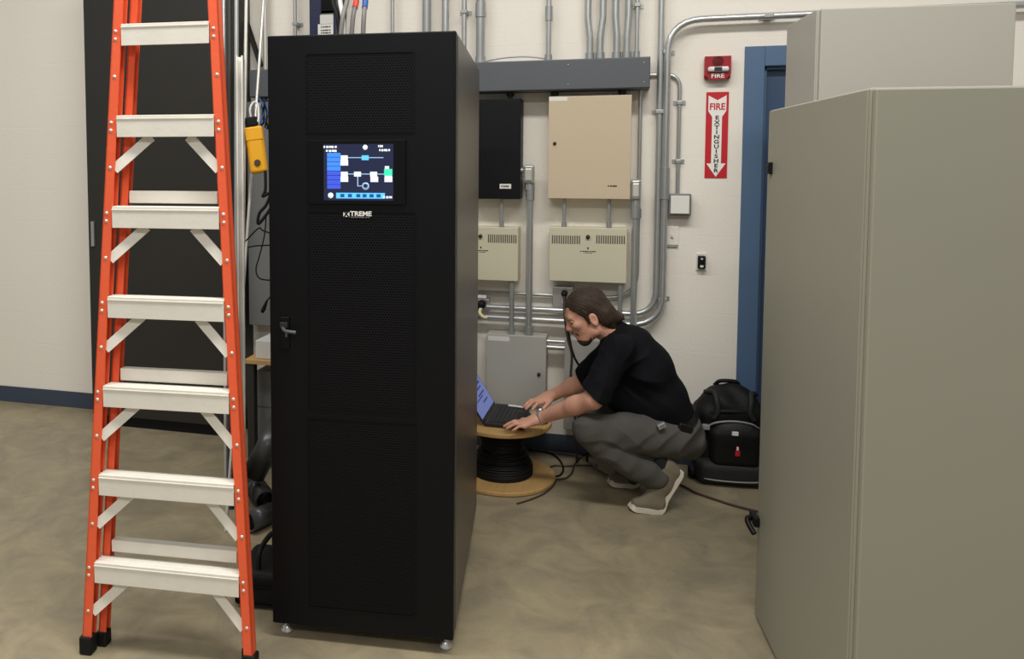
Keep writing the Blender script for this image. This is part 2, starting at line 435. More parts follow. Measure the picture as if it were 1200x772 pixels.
for px, lab in ((598, 'short nipple joining trough to the black panel'), (650, 'left short nipple joining trough to tan panel'), (729, 'right short nipple joining trough to tan panel')):
    p = wl(px, 110, .07); zb = wl(px, 114, .07).z-.03
    n_ = MB().tube([(0, 0, zb-TZ0), (0, 0, 0)], .013, 10).lathe([(.02, -.02), (.022, -.012), (.02, -.004)], n=10).build('conduit_nipple', 'dark_steel', None, (p.x, YW-.07, TZ0))
    tag(n_, lab, 'conduit')
def vented(px, py0, py1, label, groups, kx, tx):
    t, h, H, d = panel('vented_panel', px, py0, py1, .12, label, 'cream_panel', 'electrical panel')
    for g0, g1 in groups:
        x0, zt_ = pz(t, g0, py0+8.5, .12); x1, zb = pz(t, g1, py0+19, .12)
        s = MB(); n = max(2, int(round((x1-x0)/.0118)))
        for i in range(n+1):
            x = x0+(x1-x0)*i/n
            s.box(x-.0032, x+.0032, -.1208, -.1185, zb, zt_)
        s.build('vent_slots', 'slot', d)['kind'] = 'stuff'
    x, z = pz(t, kx, py0+10.5, .12)
    MB().lathe([(0, -.13), (.010, -.13), (.011, -.12)], (x, 0, z), 'Y', 14).build('lock', 'dark_steel', d)
    x, z = pz(t, tx, py0+27.5, .12)
    marks('print', x, -.1206, z, .085, .005, 'ink', d, 7); marks('print', x, -.1206, z-.008, .05, .003, 'ink', d, 4); marks('print', x, -.1206, z+.016, .012, .012, 'ink', d, 1)
    return t
vented((520, 607), 266, 328, 'cream vented steel panel left, beside the black cabinet edge', [(523, 554), (572.5, 604.5)], 563, 564)
vented((644, 734.5), 267, 330.5, 'cream vented steel panel under the tan panel, above the man', [(647.5, 679), (699.5, 731.5)], 689, 689.5)
for px, y0, y1, r, lab in ((588, 233, 266, .009, 'short conduit between black panel and left cream vented panel'),
                           (661.5, 233, 267, .009, 'left short conduit between tan panel and right cream panel'),
                           (714, 233, 267, .009, 'right short conduit between tan panel and right cream panel'),
                           (600, 328, 395, .0135, 'dark short conduit from left cream panel down to grey enclosure'),
                           (727, 331, 385, .0125, 'short conduit below the right end of right cream panel')):
    p = wl(px, y0, .095); q = wl(px, y1, .095)
    if y1 == 395: q.z = Z_E
    conduit(lab, [(p.x, YW-.095, p.z), (p.x, YW-.095, q.z)], r, (), [((p.x, YW-.095, q.z+.018), .03)], m='galv_dull')
# lower grey enclosures
t, h, H, d = panel('enclosure_box', (570, 639.5), 393, 503, .13, 'light grey locked enclosure low on wall behind the laptop', 'panel_grey', 'electrical box')
x, z = pz(t, 631.5, 438.5, .13); MB().lathe([(0, -.138), (.009, -.138), (.010, -.13)], (x, 0, z), 'Y', 14).build('lock', 'dark_steel', d)
x0, z0_ = pz(t, 572, 398.5, .13); x1, z1_ = pz(t, 597, 394.5, .13); MB().box(x0, x1, -.1306, -.129, z0_, z1_).build('sticker', 'white_label', d)
E1X = t.location.x+h
t, h, H, d = panel('enclosure_box', (661, 735), 399, 506, .12, 'light grey enclosure low on wall right behind the man', 'panel_grey', 'electrical box')
E2X = t.location.x-h
for dz, r, lab in ((397, .012, 'upper short conduit between the two lower grey enclosures'), (404, .014, 'lower short conduit between the two lower grey enclosures')):
    z = wl(650, dz+3, .08).z
    conduit(lab, [(E1X, YW-.08, z), (E2X, YW-.08, z)], r, (), (), m='galv')
# outlet boxes with plugs
def outlet(px0, py0, px1, py1, label):
    x0, x1, z0, z1 = wbox(px0, py0, px1, py1, .05)
    t = empty('outlet_box', ((x0+x1)/2, YW, z0), 0, label, 'outlet'); h = (x1-x0)/2; H = z1-z0
    MB().box(-h, h, -.046, -.0005, 0, H, .004).build('box', 'galv_dull', t)
    c = MB().box(-h+.002, h-.002, -.05, -.0455, .003, H-.003, .002).build('cover', 'galv', t)
    for z in (H*.3, H*.7): MB().lathe([(0, -.0515), (.014, -.0515), (.015, -.05)], (h*.15, 0, z), 'Y', 14).build('receptacle', 'white_label', c)
    return t, h, H
t, h, H = outlet(552, 350, 573, 364.5, 'grey outlet box with black and yellow plug near cabinet')
MB().box(-h, h*.7, -.0506, -.049, H+.004, H+.022).box(-h, h*.7, -.05, -.0005, H+.003, H+.008).build('sticker', 'white_label', t)
p = empty('power_plug', (t.location.x+.012, YW-.05, t.location.z+H*.6), 0, 'black power plug with yellow cord end at left outlet', 'plug')
MB().tube([(0, 0, 0), (0, -.03, 0)], .024, 14).ell((0, -.03, 0), (.022, .018, .022)).build('plug_body', 'rubber', p)
MB().tube(curve([(0, -.03, -.015), (-.005, -.05, -.04), (.015, -.06, -.06), (.038, -.06, -.066)]), .0095, 10).build('strain_relief', 'yellow_pale', p)
MB().tube(curve([(-.01, -.03, -.01), (-.03, -.05, -.045), (-.045, -.045, -.08), (-.08, -.04, -.12)]), .007, 8).build('cord', 'rubber', p)
t, h, H = outlet(647.5, 336, 672, 360.5, 'grey outlet box with black plug beside the man face')
p = empty('power_plug', (t.location.x+h*.15, YW-.05, t.location.z+H*.7), 0, 'black power plug feeding two long cords beside the man face', 'plug')
MB().tube([(0, 0, 0), (0, -.03, 0)], .017, 14).ell((0, -.03, 0), (.016, .016, .016)).build('plug_body', 'rubber', p)
o = Vector(p.location)
def cordpts(pp): return curve([Vector(q)-o for q in pp])
MB().tube(cordpts([o+Vector((0, -.035, -.01)), at(661.5, 366, 4.25), at(665, 395, 4.24), at(670, 415, 4.22), at(669, 440, 4.20), at(671, 455, 4.19), at(674, 490, 4.18), onZ(676, 541, .01)]), .0065, 8).build('cord', 'brown_cord', p)
MB().tube(cordpts([o+Vector((.004, -.035, -.01)), at(664, 370, 4.25), at(668, 400, 4.23), at(673, 418, 4.21), at(682, 436, 4.19), at(688, 465, 4.20), at(689, 500, 4.21), onZ(688, 540, .01)]), .006, 8).build('cord', 'rubber', p)
# square box, switch plate, door sensor
t, h, H, d = panel('junction_box', (786, 808), 229.5, 250.5, .07, 'square pale junction box at end of small conduit', 'white_label', 'junction box')
MB().box(-h-.010, h+.010, -.055, -.002, -.010, H+.010, .004).build('back_box', 'panel_mid', t)
sw = empty('wall_plate', (wl(787.5, 270, .0).x, YW, wl(787, 287).z), 0, 'painted over switch plate below the square junction box', 'wall plate')
hz = wl(787, 265).z-wl(787, 287).z
MB().box(-.033, .033, -.008, -.0005, 0, hz, .003).build('plate', 'wall_paint', sw)
MB().box(-.006, .006, -.02, -.007, hz*.42, hz*.6, .002).build('toggle', 'white_label', sw)
MB().box(-.036, .03, -.012, -.0005, -.008, -.003, .001).build('ledge', 'galv_dull', sw)
x0, x1, z0, z1 = wbox(818, 300, 827, 315, .035)
cr = empty('key_switch', ((x0+x1)/2, YW, z0), 0, 'small black key switch on white plate beside blue door', 'switch'); h = (x1-x0)/2
MB().box(-h-.007, h+.007, -.008, -.0005, -.012, z1-z0+.012, .002).build('plate', 'white_label', cr)
MB().box(-h, h, -.035, -.007, 0, z1-z0, .005).build('housing', 'black_paint', cr)
MB().box(-.008, .008, -.0365, -.034, .008, .018, .001).build('indicator', 'white_label', cr)
MB().lathe([(0, -.041), (.006, -.041), (.007, -.035)], (0, 0, .05), 'Y', 10).build('key_barrel', 'galv', cr)
# horn strobe
x0, x1, z0, z1 = wbox(826, 65.5, 857, 92, .05)
hs = empty('fire_alarm', ((x0+x1)/2, YW, z0), 0, 'red fire alarm horn strobe above the extinguisher sign', 'fire alarm'); h = (x1-x0)/2; H = z1-z0
MB().box(-h, h, -.03, -.0005, 0, H, .006).build('back_box', 'device_red', hs)
fc = MB().poly([(-h, .02), (-h, H), (h, H), (h, .02), (h*.6, -.004), (-h*.6, -.004)], -.045, -.028).build('faceplate', 'device_red', hs)
MB().box(-h*.78, h*.84, -.065, -.044, H*.30, H*.53, .009, seg=3).build('strobe_lens', 'lens', hs)
MB().box(-h*.3, h*.3, -.0665, -.062, H*.33, H*.5, .002).build('flash_tube', 'dark_steel', hs)
gr = MB()
for i in range(5): gr.lathe([(.004+i*.005, -.0465), (.0062+i*.005, -.0465), (.0062+i*.005, -.0445)], (0, 0, H*.76), 'Y', 18)
gr.build('horn_grille', 'black_paint', hs)
text('lettering', 'FIRE', .030, 'white_print', hs, (0, -.0458, H*.12), bold=.0006, sx=1.15)
# extinguisher sign
s0 = wl(826.5, 208.5, .004); s1 = wl(853, 107.5, .004)
W_, H_ = .108, s1.z-s0.z
sg = empty('extinguisher_sign', ((wl(826.5, 158).x+wl(853, 158).x)/2, YW, s0.z), 0, 'red and white fire extinguisher arrow sign beside door frame', 'sign')
MB().box(-W_/2, W_/2, -.004, -.0005, 0, H_, .0005).build('sign_panel', 'fire_red', sg)
hw = W_/2
zt = H_-.012
MB().poly([(-hw*.80, zt-.005), (-.0, zt-.030), (hw*.80, zt-.005), (hw*.80, zt-.085), (hw*.44, zt-.115), (hw*.44, .075), (hw*.86, .075), (0, .006), (-hw*.86, .075), (-hw*.44, .075), (-hw*.44, zt-.115), (-hw*.80, zt-.085)], -.0047, -.0038).build('arrow', 'white_print', sg)
text('lettering', 'FIRE', .047, 'fire_red', sg, (0, -.005, zt-.064), bold=.0012, sx=.88)
for i, ch in enumerate('EXTINGUISHER'):
    text('lettering', ch, .0270, 'ink', sg, (0, -.005, zt-.120-i*.0246), bold=.0009, sx=1.3)

# left wall part: grey panel, blue box above the black cabinet
t, h, H, d = panel('electrical_panel', (290.5, 420), 118, 384, .12, 'tall mid grey electrical panel left behind black cabinet', 'panel_mid', 'electrical panel')
conduit('short pale conduit entering tall grey panel by cabinet corner', [(wl(311, 60, .05).x, YW-.05, ZT-.6), (wl(311, 60, .05).x, YW-.05, TZ1)], .014, (), (), m='bright_steel')
x0, x1, z0, z1 = wbox(362, -30, 393, 46, .16)
nb = empty('breaker_box', ((x0+x1)/2, YW, TZ1+.003), 0, 'navy blue equipment box with stickers above black cabinet', 'electrical box'); h = (x1-x0)/2; H = z1-TZ1
MB().box(-h, h, -.155, -.0005, 0, H, .004).build('enclosure', 'navy', nb)
def stk(px0, py0, px1, py1, m, nm='sticker'):
    a = wl(px0, py1, .157); c = wl(px1, py0, .157)
    return MB().box(a.x-nb.location.x, c.x-nb.location.x, -.157, -.1545, a.z-nb.location.z, c.z-nb.location.z).build(nm, m, nb)
dk = MB().box(-h*.1, h-.004, -.157, -.1545, wl(376, 16, .157).z-nb.location.z, H-.01).build('display_window', 'black_gloss', nb)
stk(376, 16.5, 390.5, 13, 'label_green'); stk(375, 28, 390.5, 17.5, 'paper'); s_ = stk(372.5, 40, 390.5, 28.5, 'white_label')
for y_ in (31.5, 35.5, 38.5):
    q_ = wl(382, y_, .157); marks('print', q_.x-nb.location.x, -.1575, q_.z-nb.location.z, .06, .008, 'ink', s_, 5)

# ------------------------------------------------------------------ UPS cabinet
TH = R(5.5)
fr = onZ(531, 770); UW, UD = .61, 1.05
ux = Vector((math.cos(TH), math.sin(TH), 0)); uy = Vector((-math.sin(TH), math.cos(TH), 0))
fl_ = fr-ux*UW
ups = empty('ups_cabinet', fl_, TH, 'tall black power supply cabinet with lit touchscreen and mesh door', 'cabinet')
MU = ups.matrix_basis.inverted()
def ul(px, py, yl=0.0):
    """pixel -> local x,z on the plane y=yl of the cabinet"""
    d = MU.to_3x3() @ ray(px, py); c = MU @ _C; k = (yl-c.y)/d.y; p = c+d*k; return p.x, p.z
ZB = .5*(ul(531, 750)[1]+ul(322, 731)[1]); ZU = .5*(ul(530, 36)[1]+ul(315, 42)[1])
MB().box(0, UW, .032, UD, ZB, ZU, .004).build('body', 'black_side_sheen', ups)
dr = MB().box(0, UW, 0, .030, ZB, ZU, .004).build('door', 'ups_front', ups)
def rect(p0, p1, yl=0.0): a = ul(*p0, yl); c = ul(*p1, yl); return min(a[0], c[0]), max(a[0], c[0]), min(a[1], c[1]), max(a[1], c[1])
def perf(p0, p1):
    x0, x1, z0, z1 = rect(p0, p1); MB().box(x0, x1, -.0012, .004, z0, z1, .0005).build('vent_mesh', 'perforated_black', dr)
    fr_ = .004; MB().box(x0-fr_, x0, -.003, .002, z0-fr_, z1+fr_).box(x1, x1+fr_, -.003, .002, z0-fr_, z1+fr_).box(x0, x1, -.003, .002, z1, z1+fr_).box(x0, x1, -.003, .002, z0-fr_, z0).build('vent_rim', 'ups_front', dr)
perf((359, 64), (484, 154)); perf((361, 248), (485, 486)); perf((361, 490), (486, 722))
# display
x0, x1, z0, z1 = rect((361, 164), (476, 240))
MB().box(x0, x1, -.008, .003, z0, z1, .003).build('display_bezel', 'black_gloss', dr)
sx0, sx1, sz0, sz1 = rect((380, 169), (461.5, 235))
mat('screen_bg', (14, 18, 40), .25, emit=(46, 54, 88), estr=.45)
mat('scr_blue', (30, 70, 190), .3, emit=(70, 140, 240), estr=1.0)
mat('scr_blue2', (30, 50, 170), .3, emit=(72, 96, 214), estr=.85)
mat('scr_cyan', (60, 140, 210), .3, emit=(96, 190, 246), estr=1.0)
mat('scr_white', (220, 230, 235), .3, emit=(210, 222, 222), estr=.7)
mat('scr_line', (130, 160, 190), .3, emit=(130, 168, 200), estr=.8)
mat('scr_green', (40, 180, 140), .3, emit=(70, 210, 170), estr=.9)
mat('scr_dark', (20, 60, 120), .3, emit=(30, 84, 150), estr=.7)
scn = MB().box(sx0, sx1, -.0088, -.006, sz0, sz1).build('screen', 'screen_bg', ups)
scn['label'] = 'lit colour touchscreen showing a power flow diagram'
SW, SH = sx1-sx0, sz1-sz0
# screen coordinates taken from 0..1 across, 0..1 downwards
def sq(a, b, c, d_, m, nm, lay=0): return MB().box(sx0+a*SW, sx0+c*SW, -.0092-.0003*lay, -.0086, sz1-d_*SH, sz1-b*SH).build(nm, m, scn)
for i in range(8): sq(.05, .155+i*.081, .245, .155+i*.081+.072, 'scr_blue' if i < 4 else 'scr_blue2', 'menu_item')
for y0_, nodes_ in ((.24, (.30, .60)), (.53, (.30, .49, .72, .93))):
    sq(nodes_[0], y0_-.008, nodes_[-1] if y0_ > .3 else .86, y0_+.008, 'scr_line', 'flow_line')
    for x in nodes_: sq(x-.05, y0_-.04, x+.05, y0_+.045, 'scr_cyan' if (y0_ < .3 and x > .5) else 'scr_white', 'flow_node', 1)
for x, y in ((.30, .33), (.30, .62), (.73, .62), (.93, .62)): sq(x-.055, y-.045, x+.055, y+.05, 'scr_white', 'readout', 1)
sq(.87, .44, .985, .56, 'scr_green', 'flow_node', 2); sq(.88, .39, .94, .45, 'scr_white', 'flow_node', 1)
sq(.485, .55, .50, .75, 'scr_line', 'flow_line'); sq(.49, .735, .62, .75, 'scr_line', 'flow_line')
MB().lathe([(.0, -.0092), (.012, -.0092), (.012, -.0086)], (sx0+.605*SW, 0, sz1-.745*SH), 'Y', 16).build('battery_icon', 'scr_line', scn)
MB().lathe([(.0, -.0096), (.007, -.0096), (.007, -.0086)], (sx0+.605*SW, 0, sz1-.735*SH), 'Y', 16).build('battery_icon', 'screen_bg', scn)
MB().lathe([(.0, -.0092), (.008, -.0092), (.008, -.0086)], (sx0+.60*SW, 0, sz1-.06*SH), 'Y', 16).build('status_icon', 'scr_white', scn)
sq(.18, .865, .88, .965, 'scr_cyan', 'tool_bar')
for i, a in enumerate((.24, .35, .47, .56, .66, .76)): sq(a, .885, a+.06, .945, 'scr_dark', 'tool_icon', 1)
MB().lathe([(.0, -.0096), (.009, -.0096), (.009, -.0086)], (sx0+.10*SW, 0, sz1-.915*SH), 'Y', 16).build('user_icon', 'scr_white', scn)
def stx(x, y, wd, n): marks('screen_text', sx0+x*SW, -.0092, sz1-y*SH, wd*SW, .007, 'scr_white', scn, n)
stx(.10, .05, .2, 5); stx(.12, .12, .17, 4); stx(.82, .04, .07, 3); stx(.88, .11, .16, 5); stx(.92, .94, .13, 3)
# brand plate
lx0, lx1, lz0, lz1 = rect((402.5, 247.5), (439, 255))
MB().box(lx0, lx0+.020, -.0026, -.0012, lz0+.002, lz1-.001).build('logo', 'white_print', dr)
text('logo_mark', 'X', .022, 'ups_front', dr, (lx0+.010, -.003, (lz0+lz1)/2+.0005), bold=.001)
text('logo_lettering', 'TREME', .021, 'white_print', dr, (lx0+.0225, -.0028, (lz0+lz1)/2+.002), bold=.0006, align='LEFT', sx=1.12)
marks('logo_lettering', lx0+.055, -.0028, lz0+.001, .062, .0035, 'cable_grey', dr, 9)
# handle
hx_, hz_ = ul(334, 388)
hd = MB().box(hx_-.017, hx_+.017, -.007, .002, hz_-.06, hz_+.05, .004).build('handle_plate', 'black_gloss', dr)
MB().box(hx_-.015, hx_+.012, -.012, -.006, hz_+.012, hz_+.032, .003).build('lock_cap', 'dark_steel', hd)
MB().tube(curve([(hx_-.004, -.012, hz_+.012), (hx_+.01, -.03, hz_+.008), (hx_+.03, -.035, hz_+.006), (hx_+.046, -.032, hz_+.004)]), .0055, 10).build('lever', 'trough_grey', hd)
MB().tube([(hx_+.014, -.03, hz_-.012), (hx_+.014, -.03, hz_+.008)], .004, 8).build('key', 'trough_grey', hd)
# feet and casters
for x, y in ((.035, .05), (UW-.03, .05), (.035, UD-.06), (UW-.03, UD-.06)):
    MB().lathe([(0, .0), (.021, .0), (.021, .010), (.015, .015), (.015, .021), (.0075, .024), (.0075, ZB)], (x, y, 0), 'Z', 18).build('levelling_foot', 'chrome', ups)
for x, y in ((.12, .1), (UW-.14, .1), (.12, UD-.1), (UW-.14, UD-.1)):
    MB().lathe([(0, -.012), (.02, -.012), (.024, -.008), (.024, .008), (.02, .012), (0, .012)], (x, y, .026), 'X', 16).box(x-.016, x+.016, y-.015, y+.015, .03, ZB+.001).build('caster', 'rubber', ups)
# side panel seam on the visible side
MB().box(UW-.001, UW+.002, .05, UD-.03, ZB+.01, ZU-.01, .001).build('side_panel', 'black_side_sheen', ups)
# power cables dropping into the cabinet top
cabs = [(391, 401, 3.3, 'rubber', None, 'black power cable dropping behind stickers onto cabinet top'),
        (399, 405, 3.25, 'white_label', None, 'white power cable between black cables on cabinet top'),
        (406, 397, 3.15, 'cable_grey', None, 'grey striped power cable slanting onto cabinet top'),
        (405, 401.5, 3.35, 'rubber', None, 'black power cable nearest the grey striped cable'),
        (417, 410, 3.2, 'cable_grey', 'cable_red', 'power cable with red phase tape above cabinet'),
        (428, 424.5, 3.2, 'cable_grey', 'cable_blue', 'power cable with blue phase tape above cabinet')]
for px0, px1, D, m, tape, lab in cabs:
    b0 = at(px1, 37, D); b0.z = ZU-.002
    p = [at(px0+(px0-px1)*3.5, -260, D+.3), at(px0+(px0-px1)*1.4, -70, D+.1), at(px0+(px0-px1)*.3, -15, D+.05), at(px0, 4, D+.03), at((px0+px1)/2, 22, D), b0]
    c = curve(p)
    t = empty('power_cable', b0, 0, lab, 'cable', 'power cables entering the cabinet')
    MB().tube([q-b0 for q in c], .0095, 10).build('jacket', m, t)
    if tape: MB().tube([q-b0 for q in c[12:28]], .0118, 10).build('phase_tape', tape, t)
gp = at(418, 39, 3.2); gp.z = ZU
tag(MB().lathe([(.06, 0), (.06, .006), (.05, .012), (.035, .012)], n=24).build('cable_grommet', 'cable_grey', None, gp), 'pale rubber grommet on cabinet top around the cables', 'grommet')

# ------------------------------------------------------------------ right grey cabinets
def side_cab(name, corner, th, wdt, dep, ht, m, label):
    # corner = rear-left foot; the cabinet runs towards the camera by dep and right by wdt
    t = empty(name, corner, th, label, 'cabinet')
    MB().box(.004, wdt, -dep, 0, .09, ht, .006).build('body', m, t)
    MB().box(.03, wdt-.03, -dep+.04, -.03, 0, .092).build('plinth', 'black_paint', t)
    MB().box(0, .006, -dep+.004, -.004, .012, ht-.003, .003).build('side_panel', m, t)
    MB().box(.01, wdt-.006, -dep-.022, -dep-.0005, .10, ht-.004, .004).build('door', m, t)
    return t
cr_ = onZ(884, 722); TR = R(5.2)
zc_ = at(897, 135, (cr_-_C).dot(_f))
rc = side_cab('equipment_cabinet', cr_, TR, .8, .85, zc_.z+.01, 'cab_grey', 'large grey cabinet filling the right edge in the foreground')
MR = rc.matrix_basis.inverted()
def rl(px, py):
    d = MR.to_3x3() @ ray(px, py); c = MR @ _C; k = -c.x/d.x; return c+d*k
sp = next(o_ for o_ in rc.children if o_.name.startswith('side_panel'))
q = rl(904, 197)
MB().box(-.010, .001, q.y-.016, q.y+.016, q.z-.02, q.z+.02, .003).build('latch', 'black_paint', sp)
MB().box(-.016, -.009, q.y-.006, q.y+.006, q.z-.012, q.z+.012, .002).build('latch_lever', 'dark_steel', sp)
q = rl(889, 611)
hd = MB().box(-.02, .0, q.y-.02, q.y+.05, q.z-.015, q.z+.02, .005).build('handle', 'black_paint', sp)
MB().tube(curve([(-.012, q.y+.02, q.z+.004), (-.032, q.y+.012, q.z+.006), (-.036, q.y-.005, q.z-.004), (-.022, q.y-.035, q.z-.03)]), .009, 10).build('handle_lever', 'black_paint', hd)
xb_ = rl(1000, 400)
dd = next(o_ for o_ in rc.children if o_.name.startswith('door'))
MB().box(.70, .735, -.85-.035, -.85-.02, .95, 1.12, .004).build('door_handle', 'black_paint', dd)
c2 = at(922, 30, 3.6); c2h = c2.z; c2.z = 0
side_cab('equipment_cabinet', c2, TR, .7, .4, c2h, 'cab_grey_lit', 'taller grey cabinet with lit tone painted in, standing behind the large grey cabinet')

# ------------------------------------------------------------------ step ladder (folded, leaning back)
lr = onZ(292, 790)
LW = .56; lx = Vector((math.cos(R(5)), math.sin(R(5)), 0))
lo = lr-lx*(LW/2)
lad = empty('step_ladder', lo, R(5), 'orange fibreglass step ladder with white steps at left of cabinet', 'ladder')
LH = 2.4; tap = .0575; lean = .035
def rx(side, z): return side*(LW/2-tap*z)
def rail(side, y, wd, dp, z0, z1, name, m, inn=0.0):
    s = MB(); t_ = .005
    for (a0, a1, b0, b1) in ((-wd/2, wd/2, 0, t_), (wd/2-t_ if side > 0 else -wd/2, wd/2 if side > 0 else -wd/2+t_, 0, dp), (-wd/2, wd/2, dp-t_, dp)):
        vs = []
        for z in (z0, z1):
            for (a, b) in ((a0, b0), (a1, b0), (a1, b1), (a0, b1)): vs.append((rx(side, z)-side*inn+a, y+b+lean*z, z))
        s._add(vs, [(0, 1, 2, 3), (7, 6, 5, 4), (0, 4, 5, 1), (1, 5, 6, 2), (2, 6, 7, 3), (3, 7, 4, 0)])
    return s.build(name, m, lad)
rails = {sd: rail(sd, 0, .031, .032, .03, LH, 'rail', 'orange_rail') for sd in (-1, 1)}
rr = {sd: rail(sd, .05, .026, .03, .03, LH-.08, 'rear_rail', 'orange_rail', .026) for sd in (-1, 1)}
for sd in (-1, 1):
    MB().box(rx(sd, 0)-.022, rx(sd, 0)+.022, -.006, .036, 0, .06, .006).build('foot', 'rubber', rails[sd])
    MB().box(rx(sd, 0)-sd*.026-.018, rx(sd, 0)-sd*.026+.018, .046, .086, 0, .05, .005).build('foot', 'rubber', rr[sd])
zsteps = [.31+.288*i for i in range(7)]
for z in zsteps:
    xw = rx(1, z)-.016; yb = lean*z
    s = MB().box(-xw, xw, yb-.006, yb+.045, z-.004, z, .0015).box(-xw, xw, yb-.006, yb-.002, z-.068, z-.002, .001).box(-xw, xw, yb+.041, yb+.045, z-.05, z)
    for i in range(2): s.box(-xw, xw, yb+.006+i*.016, yb+.011+i*.016, z-.001, z+.0015)
    s.box(-xw, xw, yb-.0085, yb-.005, z-.012, z-.009)
    s.build('step', 'aluminium', lad)
    for sd in (-1, 1):
        if z < 2.0:
            a = Vector((sd*(rx(1, z-.165)-.012), lean*(z-.165)+.006, z-.17)); c = Vector((sd*(xw-.10), yb+.03, z-.066))
            dv = (c-a).normalized(); n_ = Vector((0, 1, 0)); wv = dv.cross(n_).normalized()
            vs = []
            for p in (a, c):
                for (e, g) in ((-.016, -.002), (.016, -.002), (.016, .002), (-.016, .002)): vs.append(p+wv*e+n_*g)
            MB()._add(vs, [(0, 1, 2, 3), (7, 6, 5, 4), (0, 4, 5, 1), (1, 5, 6, 2), (2, 6, 7, 3), (3, 7, 4, 0)]).build('brace', 'aluminium', lad)
        for dz in (-.022, -.047, -.165):
            zz = z+dz
            MB().lathe([(0, -.0035), (.0042, -.0028), (.006, 0)], (rx(sd, zz)-(.004 if dz > -.1 else 0), lean*zz, zz), 'Y', 10).build('rivet', 'bright_steel', rails[sd])
for z in (.35, .92, 1.5):
    xw = rx(1, z)-.042; yb = .052+lean*z
    MB().box(-xw, xw, yb, yb+.03, z-.03, z+.01, .002).build('rear_spreader', 'aluminium', lad)
MB().box(-rx(1, LH)-.03, rx(1, LH)+.03, lean*LH-.02, lean*LH+.17, LH-.05, LH+.03, .01).build('top_cap', 'orange_rail', lad)

# ------------------------------------------------------------------ left clutter
def leaner(name, a, c, r, m, label, cat='pipe', square=False):
    a, c = Vector(a), Vector(c)
    if square:
        dv = (c-a); L_ = dv.length; q = dv.to_track_quat('Z', 'Y').to_matrix().to_4x4()
        s = MB().box(-r, r, -r, -r+.003, 0, L_, 0, q).box(-r, -r+.003, -r, r, 0, L_, 0, q).box(r-.003, r, -r, r, 0, L_, 0, q).box(-r, -r*.5, r-.003, r, 0, L_, 0, q).box(r*.5, r, r-.003, r, 0, L_, 0, q)
    else: s = MB().tube([(0, 0, 0), c-a], r, 12).tube([(c-a)*.995, (c-a)*1.0], r*1.12, 12)
    return tag(s.build(name, m, None, a), label, cat)
lk1 = TX0-.06; lk0 = lk1-.95
lk = empty('storage_locker', ((lk0+lk1)/2, YW, 0), 0, 'tall dark grey steel storage locker behind leaning pipes', 'locker'); h = (lk1-lk0)/2
MB().box(-h, h, -.26, -.004, .06, 2.75, .004).build('body', 'dark_steel', lk)
MB().box(-h+.01, h-.01, -.25, -.02, 0, .061).build('plinth', 'black_paint', lk)
dl = MB().box(-h+.004, h-.004, -.28, -.2605, .07, 2.74, .003).build('door', 'dark_steel', lk)
MB().box(-h+.03, -h+.05, -.295, -.28, 1.1, 1.25, .003).build('handle', 'galv_dull', dl)
def ft(px, D): p = at(px, 500, D); p.z = .0; return p
def lp(b_, tpx, tpy, D): return (b_, at(tpx, tpy, D))
leaner('strut_channel', ft(283, 3.62), at(280.5, 66, 3.80), .017, 'bright_steel', 'pale slotted strut channel standing upright beside orange ladder', 'strut channel', True)
leaner('steel_pipe', ft(279, 3.66), at(289, -25, 3.86), .0085, 'bright_steel', 'bright thin pipe leaning just behind the strut channel')
leaner('steel_pipe', ft(263, 3.5), at(310.5, -20, 4.2), .0075, 'bright_steel', 'thin pale pipe leaning right towards the black cabinet corner')
leaner('steel_pipe', ft(276, 3.72), at(277, -20, 3.90), .011, 'galv_dull', 'dull pipe second left of the strut channel')
leaner('steel_pipe', ft(270, 3.74), at(268.5, -30, 3.92), .016, 'dark_steel', 'dark pipe leaning just left of the dull pipe')
leaner('steel_pipe', ft(264, 3.78), at(262, -20, 3.92), .010, 'galv', 'pipe nearest the ladder rail at left')
leaner('steel_bar', wl(306, 78, .05), wl(289, 26, .05), .012, 'dark_steel', 'short dark bar slanting on the wall left of cabinet', 'bar', True)
# yellow meter with leads, hung from the pale pipe
mp_ = at(297, 148, 3.8); q_ = at(304, 203, 3.8)
dv = (mp_-q_); ML = dv.length
mt = empty('test_meter', q_, 0, 'yellow handheld test meter hanging from the leaning pipe', 'meter')
_z = dv.normalized(); _y = Vector((_f.x, _f.y, 0)); _y = (_y-_z*_y.dot(_z)).normalized(); _x = _y.cross(_z)
Mq = Matrix((_x, _y, _z)).transposed().to_4x4()
MB().box(-.042, .042, -.02, .02, 0, ML, .017, Mq, 4).build('body', 'yellow', mt)
MB().box(-.040, .040, -.0225, -.017, ML*.70, ML*.97, .003, Mq).build('upper_face', 'yellow', mt)
b_ = bmesh.new(); bmesh.ops.create_cone(b_, segments=20, radius1=.016, radius2=.014, depth=.012, cap_ends=True)
fwd = MB().bm(b_, Mq @ Matrix.Translation((0, -.022, ML*.22)) @ Matrix.Rotation(math.pi/2, 4, 'X')); fwd.build('dial', 'brown_cord', mt)
MB().box(-.034, .022, -.016, .016, ML*.99, ML+.045, .008, Mq, 3).build('jaw', 'black_paint', mt)
MB().tube([v_-q_ for v_ in curve([mp_+Vector((-.01, 0, .03)), at(293, 128, 3.8), at(297, 120, 3.82), at(302, 122, 3.82), at(303, 138, 3.8), mp_+Vector((.02, 0, .02))])], .005, 8).build('hanging_strap', 'white_label', mt)
MB().tube([v_-q_ for v_ in curve([at(311, 200, 3.78), at(311, 222, 3.78), at(308, 230, 3.78), at(317, 226, 3.78), at(312, 240, 3.78), at(304, 250, 3.78), at(303, 262, 3.78), at(316, 246, 3.78), at(321, 236, 3.78)])], .0075, 8).build('test_lead', 'rubber', mt)
